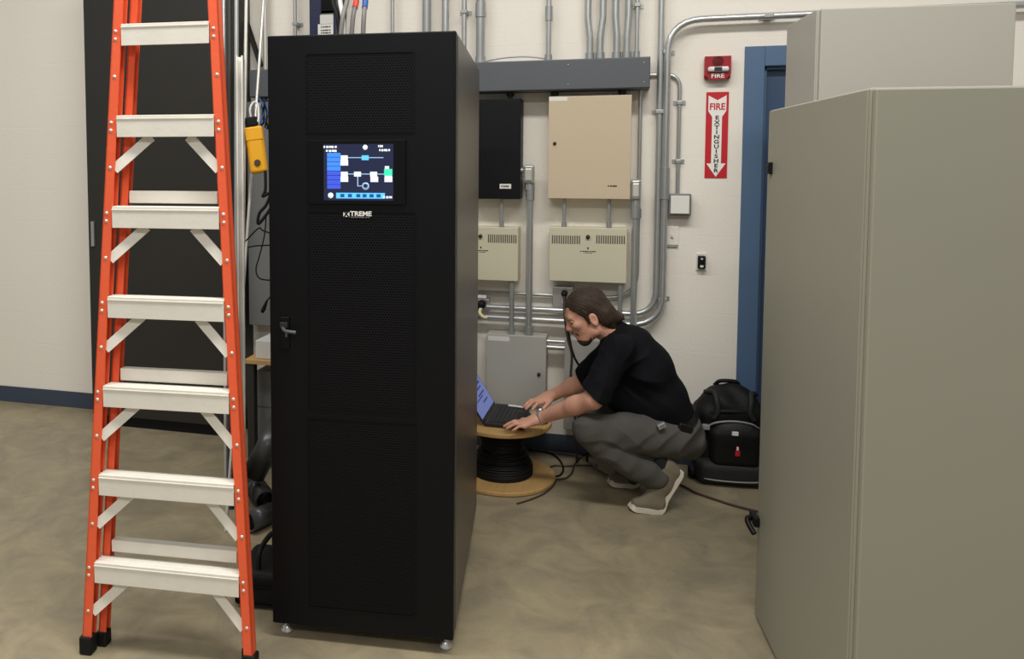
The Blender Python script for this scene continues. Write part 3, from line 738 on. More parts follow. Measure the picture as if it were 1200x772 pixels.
def wire(label, pts, D, r=.0035, m='rubber', name='cable'):
    p = [at(x, y, D+dz) for x, y, dz in pts]; b0 = p[-1].copy()
    return tag(MB().tube([v_-b0 for v_ in curve(p)], r, 8).build(name, m, None, b0), label, 'cable')
wire('thin black cable hanging in long loop before grey panel', [(312, 250, 0), (310, 275, 0), (304, 300, 0), (300, 315, 0), (303, 325, 0), (312, 328, .02), (326, 328, .05)], 3.9)
wire('black cable with knot slung sideways before grey panel', [(326, 277, 0), (308, 270, 0), (302, 268, 0), (283, 290, 0), (300, 288, 0), (326, 287, .04)], 3.85)
tag(MB().tube([(0, 0, 0), at(309, 362, 3.9)-at(313, 352, 3.9), at(307, 366, 3.9)-at(313, 352, 3.9)], .011, 10, radii=[.005, .011, .008]).tube([(0, 0, 0), at(326, 338, 3.95)-at(313, 352, 3.9)], .004, 8).build('cable_plug', 'rubber', None, at(313, 352, 3.9)), 'small black cable plug dangling before grey panel bottom', 'plug')
wb_ = empty('wire_bundle', at(306, 150, 4.1), 0, 'tangle of blue black and white wires above the yellow meter', 'wires')
for i in range(9):
    x = 301+i*1.9; j = random.uniform
    p = [at(x+j(-2, 2), 112+j(0, 6), 4.1), at(x+j(-4, 4), 122, 4.08), at(x+j(-4, 4), 133, 4.1), at(x+j(-4, 4), 143, 4.07), at(x+j(-3, 4), 150+j(-4, 6), 4.1)]
    MB().tube([v_-Vector(wb_.location) for v_ in curve(p)], .0045, 8).build('wire', ('navy', 'rubber', 'cable_blue', 'white_label', 'rubber')[i % 5], wb_)
# low bench with papers, and things under it
bq = onY(286, 421, 3.75); bz = bq.z
bn = empty('work_bench', (bq.x+.3, 4.05, 0), 0, 'low wooden topped bench behind left side of black cabinet', 'bench')
MB().box(-.3, .35, -.3, .3, bz-.022, bz, .002).build('top', 'wood', bn)
for sx in (-.27, .32):
    for sy in (-.27, .27): MB().box(sx-.02, sx+.02, sy-.02, sy+.02, 0, bz-.02, .002).build('leg', 'dark_steel', bn)
MB().box(-.29, .34, .24, .255, .1, bz-.03).build('back_panel', 'dark_box', bn)
tag(MB().box(-.24, .3, -.15, .15, 0, .095, .004).build('white_carton', 'paper', None, (bq.x+.29, 3.93, bz+.001)), 'flat white carton lying on the low bench', 'carton')
b_ = bmesh.new(); bmesh.ops.create_grid(b_, x_segments=8, y_segments=4, size=1)
for v in b_.verts: v.co = Vector((v.co.x*.16, v.co.y*.12, .012+.03*(v.co.x*.5+.5)**2))
pm = bpy.data.meshes.new('paper_stack'); b_.to_mesh(pm); b_.free()
pp_ = link('paper_sheet', pm, 'paper', None, (bq.x+.28, 3.93, bz+.098)); tag(pp_, 'curled white paper sheet lying on the flat carton', 'paper')
pp_.modifiers.new('thickness', 'SOLIDIFY').thickness = .002
tag(MB().box(-.245, .245, -.15, .15, 0, bz-.08, .006).box(-.24, .24, -.155, -.149, bz*.55, bz*.56).box(-.05, .05, -.17, -.149, bz*.62, bz*.66, .004).build('metal_case', 'panel_mid', None, (bq.x+.265, 4.0, .0)), 'grey metal case standing under the low bench', 'case')
def blacktube(label, a, c, r):
    a, c = Vector(a), Vector(c)
    dv = (c-a); q = dv.to_track_quat('Z', 'Y').to_matrix().to_4x4()
    return tag(MB().lathe([(r*.8, .01), (r, 0), (r, dv.length), (r*.8, dv.length-.01)], n=22).bmx(q).build('plastic_tube', 'black_tube', None, a), label, 'tube')
def _bmx(s, M): s.v = [tuple(M @ Vector(p)) for p in s.v]; return s
MB.bmx = _bmx
blacktube('black plastic tube slanting up towards the cabinet side', onZ(297, 556, .17), at(330, 492, 3.7), .055)
blacktube('black plastic tube lying low beside the ladder rail', onZ(291, 560, .06)+Vector((0, 0, .01)), onZ(312, 588, .06), .05)
blacktube('black plastic tube on floor behind the other tubes', onZ(290, 612, .05), onZ(318, 600, .05), .045)
tb = empty('tool_bag', ft(311, 3.0), R(5), 'black tool bag on floor left of cabinet', 'bag')
MB().box(-.09, .09, -.12, .12, 0, .13, .03, seg=4).build('body', 'bag', tb)
MB().box(-.075, .075, -.128, -.118, .015, .08, .012, seg=3).build('pocket', 'bag', tb)
MB().tube(curve([(0, -.09, .125), (0, -.07, .19), (0, .07, .19), (0, .09, .125)]), .010, 8).build('handle', 'rubber', tb)

# ------------------------------------------------------------------ cable spool
SC = onZ(589, 556); SC.z = 0; SC.y -= .02
SR, ST = .265, .30
spl = empty('cable_spool', SC, 0, 'wooden cable spool with black cable carrying the laptop', 'cable spool')
def flange(z0, z1, nm, r):
    MB().lathe([(.03, z0), (r-.003, z0), (r, z0+.004), (r, z1-.004), (r-.003, z1), (.03, z1), (.03, z0)], n=56, sm=False).build(nm, 'plywood', spl)
flange(.002, .022, 'lower_flange', SR+.004); flange(ST-.022, ST, 'upper_flange', SR-.018)
MB().lathe([(.075, .02), (.075, ST-.02)], n=24).build('drum', 'wood', spl)
cw = MB(); zz = .03; i = 0
def torus(s, c, Rr, r, tilt=(0, 0), n=30, k=8):
    s.tube([(c[0]+Rr*math.cos(2*math.pi*j/n), c[1]+Rr*math.sin(2*math.pi*j/n), c[2]+tilt[0]*math.cos(2*math.pi*j/n)+tilt[1]*math.sin(2*math.pi*j/n)) for j in range(n+1)], r, k, False)
while zz < ST-.026:
    t_ = (zz-.03)/(ST-.055); Rr = .148 if t_ < .22 else (.140-.034*min(1, (t_-.22)/.30) if t_ < .52 else .104)
    torus(cw, (0, 0, zz), Rr+random.uniform(-.004, .004), .0068, (random.uniform(-.003, .003), random.uniform(-.003, .003))); zz += .0105
for Rr in (.095, .12): 
    for z in (.03, .045, .06, .075): torus(cw, (0, 0, z), Rr, .0068)
cw.build('wound_cable', 'rubber', spl)
# ------------------------------------------------------------------ laptop
h0 = onZ(567, 497, ST+.012); h1 = onZ(581, 474, ST+.012)
ax = (h1-h0); LL = ax.length; ax.normalize()
rzl = math.atan2(ax.y, ax.x)-math.pi/2          # local y = hinge axis (away), local x = towards the man
lap = empty('laptop', ((h0+h1)/2).xy.to_3d()+Vector((0, 0, ST)), rzl, 'open black laptop standing on the wooden cable spool', 'laptop')
LD = .20
bs = MB().box(0, LD, -LL/2, LL/2, .002, .02, .004).build('base', 'laptop', lap)
MB().box(.02, .131, -LL/2+.02, LL/2-.02, .0195, .0206).build('keyboard_deck', 'key', bs)
ks = MB()
for r_ in range(5):
    for c_ in range(14):
        y_ = -LL/2+.026+c_*(LL-.052)/14
        ks.box(.024+r_*.0215, .042+r_*.0215, y_, y_+(LL-.052)/14-.003, .0205, .0225)
kk = ks.build('keys', 'laptop', bs); kk['kind'] = 'stuff'
MB().box(.140, .190, -.05, .05, .0196, .0204, .001).build('touchpad', 'key', bs)
Mt = Matrix.Translation((0, 0, .016)) @ Matrix.Rotation(R(-33), 4, 'Y')
ld = MB().box(-.008, 0, -LL/2, LL/2, 0, .228, .003, Mt).build('lid', 'laptop', lap)
mat('lap_screen', (40, 52, 110), .3, emit=(128, 142, 205), estr=.5)
mat('lap_ink', (20, 30, 70), .4, emit=(52, 66, 130), estr=.5)
mat('lap_white', (200, 210, 240), .4, emit=(170, 185, 225), estr=.55)
lsn = MB().box(0, .0012, -LL/2+.012, LL/2-.012, .018, .216, 0, Mt).build('screen', 'lap_screen', lap)
for z0_, z1_, y0_, y1_, m in ((.196, .212, -.13, .13, 'lap_white'), (.150, .160, -.02, .12, 'lap_ink'), (.128, .136, -.06, .10, 'lap_ink'), (.10, .108, -.02, .11, 'lap_ink'), (.088, .094, -.09, .05, 'lap_ink'), (.06, .068, .0, .1, 'lap_ink')):
    MB().box(.0012, .0018, y0_, y1_, z0_, z1_, 0, Mt).build('screen_line', m, lsn)
MB().tube([(-.002, -LL/2+.04, .016), (-.002, LL/2-.04, .016)], .007, 10).build('hinge', 'laptop', lap)
# white pen and pale block beside the laptop
pa, pb = onZ(596, 475, ST+.028), onZ(616, 477.5, ST+.028)
t = empty('pen', pa, 0, 'white pen lying at far edge of the laptop', 'pen')
MB().tube([(0, 0, 0), pb-pa], .006, 10).build('barrel', 'white_label', t)
MB().tube([pb-pa, (pb-pa)*1.06], .005, 10, radii=[.006, .002]).build('tip', 'ink', t)
ms = onZ(628, 486, ST+.001)
t = empty('computer_mouse', ms, R(75), 'pale yellow mouse under the far hand of the man', 'mouse')
MB().ell((0, 0, .016), (.052, .032, .027)).box(-.045, .045, -.026, .026, .001, .016, .005).build('shell', 'yellow_pale', t)
MB().tube([(-.03, -.004, .036), (-.03, .004, .036)], .005, 10).build('wheel', 'cable_grey', t)

# ------------------------------------------------------------------ implicit surfaces (for body, clothes, bag)
class SDF:
    def __init__(s, lo, hi, h):
        s.lo = np.array(lo, np.float32); s.h = h; s.n = np.ceil((np.array(hi)-lo)/h).astype(int)+1
        s.g = np.full(s.n, 1.0, np.float32)
    def region(s, lo, hi):
        a = np.clip(np.floor((np.array(lo)-s.lo)/s.h).astype(int), 0, s.n); b = np.clip(np.ceil((np.array(hi)-s.lo)/s.h).astype(int)+1, 0, s.n)
        ax = [s.lo[i]+s.h*np.arange(a[i], b[i], dtype=np.float32) for i in range(3)]
        return tuple(slice(a[i], b[i]) for i in range(3)), np.meshgrid(*ax, indexing='ij')
    def put(s, sl, d, k, sub=False):
        g = s.g[sl]
        if sub: d = -d; hh = np.maximum(k-np.abs(g-d), 0)/max(k, 1e-6); s.g[sl] = np.maximum(g, d)+hh*hh*k*.25
        else: hh = np.maximum(k-np.abs(g-d), 0)/max(k, 1e-6); s.g[sl] = np.minimum(g, d)-hh*hh*k*.25
    def cap(s, a, b, ra, rb, k=.02, lat=None, ls=1.0, sub=False, inf=0.0):
        a = np.array(a, np.float32); b = np.array(b, np.float32); ra += inf; rb += inf
        m = max(ra, rb)*max(1, ls)+.02+k
        sl, (X, Y, Z) = s.region(np.minimum(a, b)-m, np.maximum(a, b)+m)
        if X.size == 0: return s
        v = b-a; q = float(v@v)+1e-9
        px, py, pz_ = X-a[0], Y-a[1], Z-a[2]
        t = np.clip((px*v[0]+py*v[1]+pz_*v[2])/q, 0, 1)
        px, py, pz_ = px-t*v[0], py-t*v[1], pz_-t*v[2]
        if lat is not None:
            l = np.array(lat, np.float32); dl = (px*l[0]+py*l[1]+pz_*l[2])*(1/ls-1)
            px, py, pz_ = px+dl*l[0], py+dl*l[1], pz_+dl*l[2]
        s.put(sl, np.sqrt(px*px+py*py+pz_*pz_)-(ra+(rb-ra)*t), k, sub); return s
    def ell(s, c, M, r, k=.015, sub=False):
        """M columns = axes, r = radii"""
        c = np.array(c, np.float32); m = max(r)+.02+k
        sl, (X, Y, Z) = s.region(c-m, c+m)
        if X.size == 0: return s
        q = [(X-c[0])*M[0][i]+(Y-c[1])*M[1][i]+(Z-c[2])*M[2][i] for i in range(3)]
        k0 = np.sqrt(sum((q[i]/r[i])**2 for i in range(3))); k1 = np.sqrt(sum((q[i]/r[i]**2)**2 for i in range(3)))+1e-6
        s.put(sl, k0*(k0-1)/k1, k, sub); return s
    def rbox(s, c, M, hs, rad, k=.01, sub=False):
        c = np.array(c, np.float32); m = float(np.linalg.norm(hs))+.02+k
        sl, (X, Y, Z) = s.region(c-m, c+m)
        q = [np.abs((X-c[0])*M[0][i]+(Y-c[1])*M[1][i]+(Z-c[2])*M[2][i])-(hs[i]-rad) for i in range(3)]
        d = np.sqrt(sum(np.maximum(v, 0)**2 for v in q))+np.minimum(np.maximum(np.maximum(q[0], q[1]), q[2]), 0)-rad
        s.put(sl, d, k, sub); return s
    def plane(s, p, n_, k=.003):
        """keep the side opposite to n"""
        sl, (X, Y, Z) = s.region(s.lo-1, s.lo+s.n*s.h+1)
        s.g = np.maximum(s.g, ((X-p[0])*n_[0]+(Y-p[1])*n_[1]+(Z-p[2])*n_[2]).astype(np.float32)); return s
    def warp(s, fn):
        sl, (X, Y, Z) = s.region(s.lo-1, s.lo+s.n*s.h+1)
        m = np.abs(s.g) < .03
        s.g[m] += fn(X[m], Y[m], Z[m]); return s
    def mesh(s, name, m, parent=None, loc=(0, 0, 0), smooth_it=1):
        g = s.g; S = g < 0; n = np.array(g.shape)-1
        cnt = np.zeros(n, np.int8)
        for i in (0, 1):
            for j in (0, 1):
                for k in (0, 1): cnt += S[i:i+n[0], j:j+n[1], k:k+n[2]]
        act = np.argwhere((cnt > 0) & (cnt < 8)); idx = np.full(n, -1, np.int32); idx[tuple(act.T)] = np.arange(len(act))
        acc = np.zeros((len(act), 3)); c = np.zeros(len(act))
        corners = [(i, j, k) for i in (0, 1) for j in (0, 1) for k in (0, 1)]
        for p in corners:
            for axx in range(3):
                if p[axx]: continue
                q = list(p); q[axx] = 1
                A = g[tuple((act+p).T)]; B = g[tuple((act+q).T)]; mk = (A < 0) != (B < 0)
                t = np.where(mk, A/np.where(mk, A-B, 1), 0)
                pos = np.repeat(np.array(p, float)[None], len(act), 0); pos[:, axx] += t
                acc[mk] += pos[mk]; c[mk] += 1
        V = (act+acc/c[:, None])*s.h+s.lo-np.array(loc)
        Fs = []
        for axx in range(3):
            u_, v_ = (axx+1) % 3, (axx+2) % 3
            sa = [slice(None)]*3; sb = [slice(None)]*3; sa[axx] = slice(0, -1); sb[axx] = slice(1, None)
            A, B = S[tuple(sa)], S[tuple(sb)]
            e = np.argwhere(A != B); e = e[(e[:, u_] > 0) & (e[:, v_] > 0) & (e[:, u_] < n[u_]) & (e[:, v_] < n[v_])]
            if not len(e): continue
            du = np.zeros(3, int); du[u_] = 1; dv_ = np.zeros(3, int); dv_[v_] = 1
            q = np.stack([idx[tuple((e-du-dv_).T)], idx[tuple((e-dv_).T)], idx[tuple(e.T)], idx[tuple((e-du).T)]], 1)
            fl2 = ~A[tuple(e.T)]; q[fl2] = q[fl2][:, ::-1]; Fs.append(q)
        Fq = np.concatenate(Fs); Fq = Fq[(Fq >= 0).all(1)]
        for _ in range(smooth_it):
            nb_ = np.zeros_like(V); ct = np.zeros(len(V))
            for i in range(4):
                for j in ((i+1) % 4, (i+3) % 4):
                    np.add.at(nb_, Fq[:, i], V[Fq[:, j]]); np.add.at(ct, Fq[:, i], 1)
            V = np.where(ct[:, None] > 0, V*.5+.5*nb_/np.maximum(ct, 1)[:, None], V)
        me = bpy.data.meshes.new(name)
        me.vertices.add(len(V)); me.vertices.foreach_set('co', V.astype(np.float32).ravel())
        me.loops.add(len(Fq)*4); me.loops.foreach_set('vertex_index', Fq.astype(np.int32).ravel())
        me.polygons.add(len(Fq)); me.polygons.foreach_set('loop_start', np.arange(0, len(Fq)*4, 4, dtype=np.int32))
        me.update(calc_edges=True); me.validate()
        return link(name, me, m, parent, None, True)

# ------------------------------------------------------------------ the crouching man
FWD = Vector((-_r.x, -_r.y, 0)); LAT = Vector((_f.x, _f.y, 0)).normalized(); UP = Vector((0, 0, 1))   # LAT points away from the camera = his right
LT = tuple(LAT)
man = onZ(765, 585); man.z = 0
def J(x, y, D): return at(x, y, D)
mroot = empty('person', man, 0, 'man in black polo shirt and grey trousers crouching at the laptop', 'person')
mo = tuple(mroot.location)
# joints
pel = J(788, 500, 3.88); bel = J(770, 466, 3.88); che = J(752, 430, 3.88); uch = J(737, 407, 3.88); nkb = J(722, 394, 3.88)
nS = J(724, 410, 3.72); nE = J(695, 468, 3.66); nW = J(634, 489.5, 3.89)
fS = J(722, 408, 4.04); fE = J(681, 448, 4.12); fW = J(647, 463, 4.20)
nH = J(786, 513, 3.79); nK = J(689, 503, 3.70); nA = J(768, 556, 3.745)
fH = J(786, 510, 3.97); fK = J(693, 486, 4.04); fA = J(742, 551, 4.02)
# head frame
a_ = R(24)
hf = (FWD*math.cos(a_)-UP*math.sin(a_)); hu = (UP*math.cos(a_)+FWD*math.sin(a_)); hr = LAT
HCn = J(687, 369.5, 3.88)
def HP(f_, u__, l_=0.0): return HCn+hf*f_+hu*u__+hr*l_
HM = np.array([list(hf), list(hr), list(hu)]).T
lo_ = np.array([min(p[i] for p in (pel, nK, fK, nW, fW, HCn, nA, fA))-.32 for i in range(3)]); hi_ = np.array([max(p[i] for p in (pel, nK, fK, nW, fW, HCn, nA, fA))+.28 for i in range(3)])
lo_[2] = -.01
body = SDF(lo_, hi_, .0042)
def lerp(a, b, t): return a+(b-a)*t
# torso and legs (under the clothes)
body.cap(pel, bel, .095, .10, .03, LT, 1.35).cap(bel, che, .10, .105, .03, LT, 1.35).cap(che, uch, .105, .085, .03, LT, 1.45)
body.cap(nS, fS, .05, .05, .05)
body.cap(nH, nK, .08, .05, .02).cap(fH, fK, .08, .05, .02).cap(nK, lerp(nK, nA, .9), .046, .028, .02).cap(fK, lerp(fK, fA, .9), .046, .028, .02)
# neck and head
body.cap(nkb, HP(-.035, -.055), .062, .058, .03)
body.ell(HP(-.012, .035), HM, (.098, .074, .083), .02)
body.ell(HP(.030, -.035), HM, (.062, .060, .075), .03)
body.cap(HP(.055, -.098, -.012), HP(.055, -.098, .012), .024, .024, .03)
body.cap(HP(.0, -.075, -.045), HP(.05, -.098, -.012), .022, .022, .025).cap(HP(.0, -.075, .045), HP(.05, -.098, .012), .022, .022, .025)
body.cap(HP(.078, .026, -.03), HP(.078, .026, .03), .014, .014, .02)                  # brow
body.cap(HP(.086, .012), HP(.102, -.022), .0085, .0125, .014)                              # nose bridge
body.ell(HP(.098, -.028), HM, (.016, .014, .011), .010)
for s_ in (-1, 1):
    body.ell(HP(.088, -.031, s_*.012), HM, (.011, .008, .008), .008)
    body.ell(HP(.066, -.012, s_*.042), HM, (.022, .02, .018), .02)                           # cheek
    body.ell(HP(.083, .006, s_*.030), HM, (.012, .016, .010), .012, True)                    # eye socket
    e0 = HP(-.014, -.012, s_*.075)
    body.ell(e0, HM, (.020, .008, .032), .006); body.ell(e0+hr*(s_*.008)+hf*.002, HM, (.011, .006, .019), .006, True)
    body.ell(e0+hf*(-.002)-hu*.024, HM, (.010, .007, .012), .006)
body.cap(HP(.083, -.058, -.018), HP(.083, -.058, .018), .008, .008, .012).cap(HP(.081, -.070, -.015), HP(.081, -.070, .015), .008, .008, .012)
body.cap(HP(.094, -.0645, -.02), HP(.094, -.0645, .02), .003, .003, .006, sub=True)
# arms
body.cap(nS, nE, .052, .042, .03).cap(fS, fE, .05, .042, .03)
def forearm(E_, W_, r0, r1):
    body.cap(E_, lerp(E_, W_, .35), r0, r0*1.02, .02); body.cap(lerp(E_, W_, .3), W_, r0*1.0, r1, .02)
forearm(nE, nW, .042, .0285); forearm(fE, fW, .040, .028)
# hands: wrist, palm plate, five fingers with knuckle bends
ZTOP = ST+.021
def finger(pts, r0, k=.004):
    for i in range(len(pts)-1): body.cap(pts[i], pts[i+1], r0*(1-.10*i), r0*(1-.10*(i+1)), k)
nails = MB()
def hand(W_, dirx, side, tipz, spread, arch, roll=0.0):
    """dirx: pointing direction on the plan; side: thumb direction; tipz: height the finger pads rest at"""
    dirx = dirx.normalized(); side = (side-dirx*side.dot(dirx)).normalized()
    kn = []
    Kc = W_+dirx*.092; Kc.z = tipz+arch
    up = dirx.cross(side); up = up if up.z > 0 else -up
    Kd = (Kc-W_)
    body.cap(W_, W_+Kd*.35, .026, .025, .02, tuple(side), 1.15)
    for j, o_ in enumerate((.030, .010, -.010, -.029)):
        k_ = Kc+side*o_+dirx*(-.002, .004, .0, -.010)[j]+up*(-.001, .003, .002, -.003)[j]
        body.cap(W_+Kd*.3+side*o_*.62, k_, .0165, .0125, .016)
        kn.append(k_)
    for j, L_ in enumerate((.074, .082, .076, .060)):
        d_ = (dirx+side*(spread*(1.5-j)/1.5)).normalized()
        k_ = kn[j]; drop = k_.z-(tipz+.008)
        p1 = k_+d_*L_*.45+Vector((0, 0, .006-drop*.25)); p2 = k_+d_*L_*.75+Vector((0, 0, -drop*.6)); p3 = k_+d_*L_*.97; p3.z = tipz+.008
        finger([k_, p1, p2, p3], (.0098, .0100, .0096, .0086)[j])
        nails.ell(p3+Vector((0, 0, .0058)), (.0045, .0045, .0018))
    t0 = W_+Kd*.22+side*.020; t1 = W_+Kd*.55+side*.046-up*.006; t2 = t1+(dirx*.75+side*.42).normalized()*.034; t3 = t2+(dirx*.93+side*.1).normalized()*.026
    t2.z = max(tipz+.012, t2.z-.008); t3.z = tipz+.009
    body.cap(t0, t1, .018, .0135, .014); finger([t1, t2, t3], .0115)
nd = onZ(588, 503, ZTOP)-nW; nd.z = 0
hand(nW, nd, LAT, ZTOP+.002, .22, .026)
fd = onZ(622, 480, ZTOP+.02)-fW; fd.z = 0
hand(fW, fd, -LAT, ZTOP+.026, .25, .034)
bd = body.mesh('body', 'skin', mroot, mo)
nl = nails; nl.v = [tuple(Vector(p)-Vector(mo)) for p in nl.v]; nl.build('fingernails', 'lip', mroot)
# eyes, brows, lips, beard
def hpl(*a): return HP(*a)-Vector(mo)
H3 = Matrix((hf, hr, hu)).transposed().to_4x4()
for s_ in (-1, 1):
    ey = MB().ell(hpl(.074, .006, s_*.031), (.0118,)*3).build('eye', 'eye_white', mroot)
    MB().ell(hpl(.0835, .002, s_*.032), (.0045,)*3).build('iris', 'iris', ey)
    MB().ell(hpl(.0755, .0085, s_*.031), (.0130, .0130, .0115)).build('eyelid', 'skin', ey)
    MB().tube([hpl(.090, .026, s_*.012), hpl(.0905, .031, s_*.028), hpl(.078, .027, s_*.046)], .004, 8, radii=[.003, .0042, .002]).build('eyebrow', 'hair', mroot)
MB().tube([hpl(.080, -.066, -.022), hpl(.0895, -.0625, -.008), hpl(.0895, -.0625, .008), hpl(.080, -.066, .022)], .004, 8, radii=[.002, .0042, .0042, .002]).build('lips', 'lip', mroot)
bs_ = SDF(np.array(HCn)-.2, np.array(HCn)+.2, .0035)
bs_.cap(HP(.057, -.101, -.012), HP(.057, -.101, .012), .0285, .0285, .02).cap(HP(.0, -.077, -.047), HP(.05, -.100, -.012), .0245, .0255, .02).cap(HP(.0, -.077, .047), HP(.05, -.100, .012), .0245, .0255, .02)
bs_.cap(HP(.080, -.053, -.024), HP(.088, -.049, 0), .008, .0085, .006).cap(HP(.080, -.053, .024), HP(.088, -.049, 0), .008, .0085, .006)
bs_.cap(HP(.074, -.06, -.028), HP(.062, -.095, -.024), .008, .010, .008).cap(HP(.074, -.06, .028), HP(.062, -.095, .024), .008, .010, .008)
q_ = HP(.026, -.07); bs_.plane(q_, tuple(-hf))
bs_.cap(HP(.094, -.0655, -.016), HP(.094, -.0655, .016), .008, .008, .004, sub=True)
bs_.mesh('beard', 'beard', mroot, mo)
# hair: cap over the skull, swept back and long on the neck
hs_ = SDF(np.array(HCn)-.26, np.array(HCn)+.26, .0035)
hs_.ell(HP(-.018, .042), HM, (.103, .082, .090), .02)
hs_.ell(HP(-.056, .0), HM, (.060, .074, .080), .03)
for l_ in (-.05, -.025, 0, .025, .05):
    hs_.cap(HP(-.085, -.01, l_), HP(-.118, -.058, l_*.9), .030, .022, .03); hs_.cap(HP(-.116, -.056, l_*.9), HP(-.152, -.078, l_*.75), .020, .006, .02)
    hs_.cap(HP(-.07, -.05, l_), HP(-.088, -.095, l_*.8), .03, .02, .03)
for s_ in (-1, 1):
    hs_.cap(HP(.012, .03, s_*.070), HP(.010, -.018, s_*.070), .014, .007, .012)
# face opening and ear opening
hs_.ell(HP(.082, .004), HM, (.064, .10, .068), .010, True)
hs_.rbox(HP(.128, -.09), HM, (.105, .12, .092), .02, .008, True)
hs_.rbox(HP(.09, -.12), HM, (.125, .12, .083), .02, .008, True)
for s_ in (-1, 1): hs_.ell(HP(-.012, -.020, s_*.082), HM, (.024, .018, .036), .008, True)
hfa = np.array(hf); hua = np.array(hu); hra = np.array(hr); hca = np.array(HCn)
def strands(X, Y, Z):
    f_ = (X-hca[0])*hfa[0]+(Y-hca[1])*hfa[1]+(Z-hca[2])*hfa[2]; u__ = (X-hca[0])*hua[0]+(Y-hca[1])*hua[1]+(Z-hca[2])*hua[2]; l_ = (X-hca[0])*hra[0]+(Y-hca[1])*hra[1]+(Z-hca[2])*hra[2]
    a = np.arctan2(u__+.03, -f_+.12); rr_ = np.sqrt((u__+.03)**2+(f_-.12)**2)
    return (.0009*np.sin(rr_*420+3*np.sin(a*3)+l_*90)+.0008*np.sin(l_*310+a*5+rr_*90)+.0022*np.sin(a*9+l_*40+2*np.sin(l_*50))).astype(np.float32)
hs_.warp(strands)
hs_.mesh('hair', 'hair', mroot, mo)
# shirt
sh = SDF(lo_, hi_, .005)
pl2 = lerp(pel, bel, .28)
sh.cap(pl2, bel, .124, .128, .03, LT, 1.32).cap(bel, che, .128, .130, .04, LT, 1.32).cap(che, uch, .130, .112, .04, LT, 1.40)
sh.cap(uch, nkb, .105, .062, .03, LT, 1.1)
sh.cap(nS, fS, .068, .068, .06)
sh.cap(J(712, 455, 3.88), J(752, 478, 3.88), .07, .10, .05, LT, 1.3)
sleeves = ((nS, nE, nW), (fS, fE, fW))
for S_, E_, W_ in sleeves: sh.cap(S_, lerp(S_, E_, 1.12), .070, .072, .035)
def sfold(X, Y, Z):
    u__ = X*FWD.x+Y*FWD.y; l_ = X*LAT.x+Y*LAT.y
    A_ = np.array(lerp(nS, nE, .4)); ua = A_[0]*FWD.x+A_[1]*FWD.y
    du, dz = u__-ua, Z-A_[2]
    an = np.arctan2(dz, du); rr_ = np.sqrt(du*du+dz*dz)
    w_ = np.clip((rr_-.05)/.08, 0, 1)*np.clip((.36-rr_)/.2, 0, 1)
    return (-.0055*w_*(1-2*np.abs(np.sin(an*5.5+rr_*6+l_*4))**.7)-.0012*np.sin(u__*38-Z*52+l_*20+2*np.sin(Z*17))).astype(np.float32)
sh.warp(sfold)
for S_, E_, W_ in sleeves:                 # cut the sleeve end square to the arm, then hollow it
    hn = ((E_-S_).normalized()*.75+(W_-E_).normalized()*.55).normalized(); he = lerp(S_, E_, .93)
    sl, (X, Y, Z) = sh.region(np.array(E_)-.15, np.array(E_)+.15)
    dd_ = (X-he.x)*hn.x+(Y-he.y)*hn.y+(Z-he.z)*hn.z
    near = np.sqrt((X-E_.x)**2+(Y-E_.y)**2+(Z-E_.z)**2) < .125
    tz = (X-bel.x)*FWD.x+(Y-bel.y)*FWD.y > .16
    sh.g[sl] = np.where(near & tz, np.maximum(sh.g[sl], dd_), sh.g[sl]).astype(np.float32)
    sh.cap(lerp(S_, E_, .80), lerp(S_, E_, 1.3), .058, .062, .004, sub=True)
so = sh.mesh('shirt', 'shirt', mroot, mo, 2)
cl = SDF(np.array(nkb)-.16, np.array(nkb)+.16, .004)
cn = (HP(-.035, -.055)-nkb).normalized()
cl.cap(nkb-cn*.005, nkb+cn*.034, .080, .073, .01, LT, 1.04); cl.cap(nkb-cn*.03, nkb+cn*.09, .066, .062, .004, LT, 1.02, True)
cl.plane(tuple(nkb+cn*.040), tuple(cn)); cl.plane(tuple(nkb-cn*.03), tuple(-cn))
cl.mesh('collar', 'shirt', mroot, mo)
# trousers
tr = SDF(lo_, hi_, .005)
tr.cap(lerp(pel, bel, .30), pel, .112, .125, .03, LT, 1.30)
tr.cap(pel, J(800, 513, 3.88), .12, .10, .03, LT, 1.4)
for H_, K_, A_, d_ in ((nH, nK, nA, -1), (fH, fK, fA, 1)):
    md = lerp(H_, K_, .55)
    tr.cap(H_, md, .106, .092, .03).cap(md, K_, .092, .071, .02)
    kc = K_+(A_-K_)*.12-UP*.034
    an_ = lerp(K_, A_, 1.03)-UP*.006
    tr.cap(K_, kc, .071, .062, .010); mc_ = lerp(kc, an_, .5)-UP*.012; tr.cap(kc, mc_, .062, .064, .004); tr.cap(mc_, an_, .064, .063, .004)
    tr.cap(lerp(K_, A_, 1.10)-UP*.006, lerp(K_, A_, 1.4)-UP*.006, .052, .052, .003, sub=True)
def tfold(X, Y, Z):
    u__ = X*FWD.x+Y*FWD.y; l_ = X*LAT.x+Y*LAT.y; ka = nK.x*FWD.x+nK.y*FWD.y; ha = nH.x*FWD.x+nH.y*FWD.y
    du, dz = u__-ka, Z-nK.z+.04
    an = np.arctan2(dz, -du+.02); rr_ = np.sqrt(du*du+dz*dz)
    w_ = np.clip((.34-rr_)/.22, 0, 1)
    eu, ez = u__-ha, Z-nH.z-.06; re = np.sqrt(eu*eu+ez*ez); we = np.clip((.26-re)/.16, 0, 1)
    return (-.0042*w_*(1-2*np.abs(np.sin(dz*38-du*14+l_*7+1.2*np.sin(du*18)))**.6)-.0040*we*(1-2*np.abs(np.sin(eu*28+ez*20+l_*6+1.0*np.sin(ez*25)))**.6)-.0018*np.sin(u__*45+Z*60+3*np.sin(l_*22))).astype(np.float32)
tr.warp(tfold)
tr.mesh('trousers', 'trouser', mroot, mo, 2)
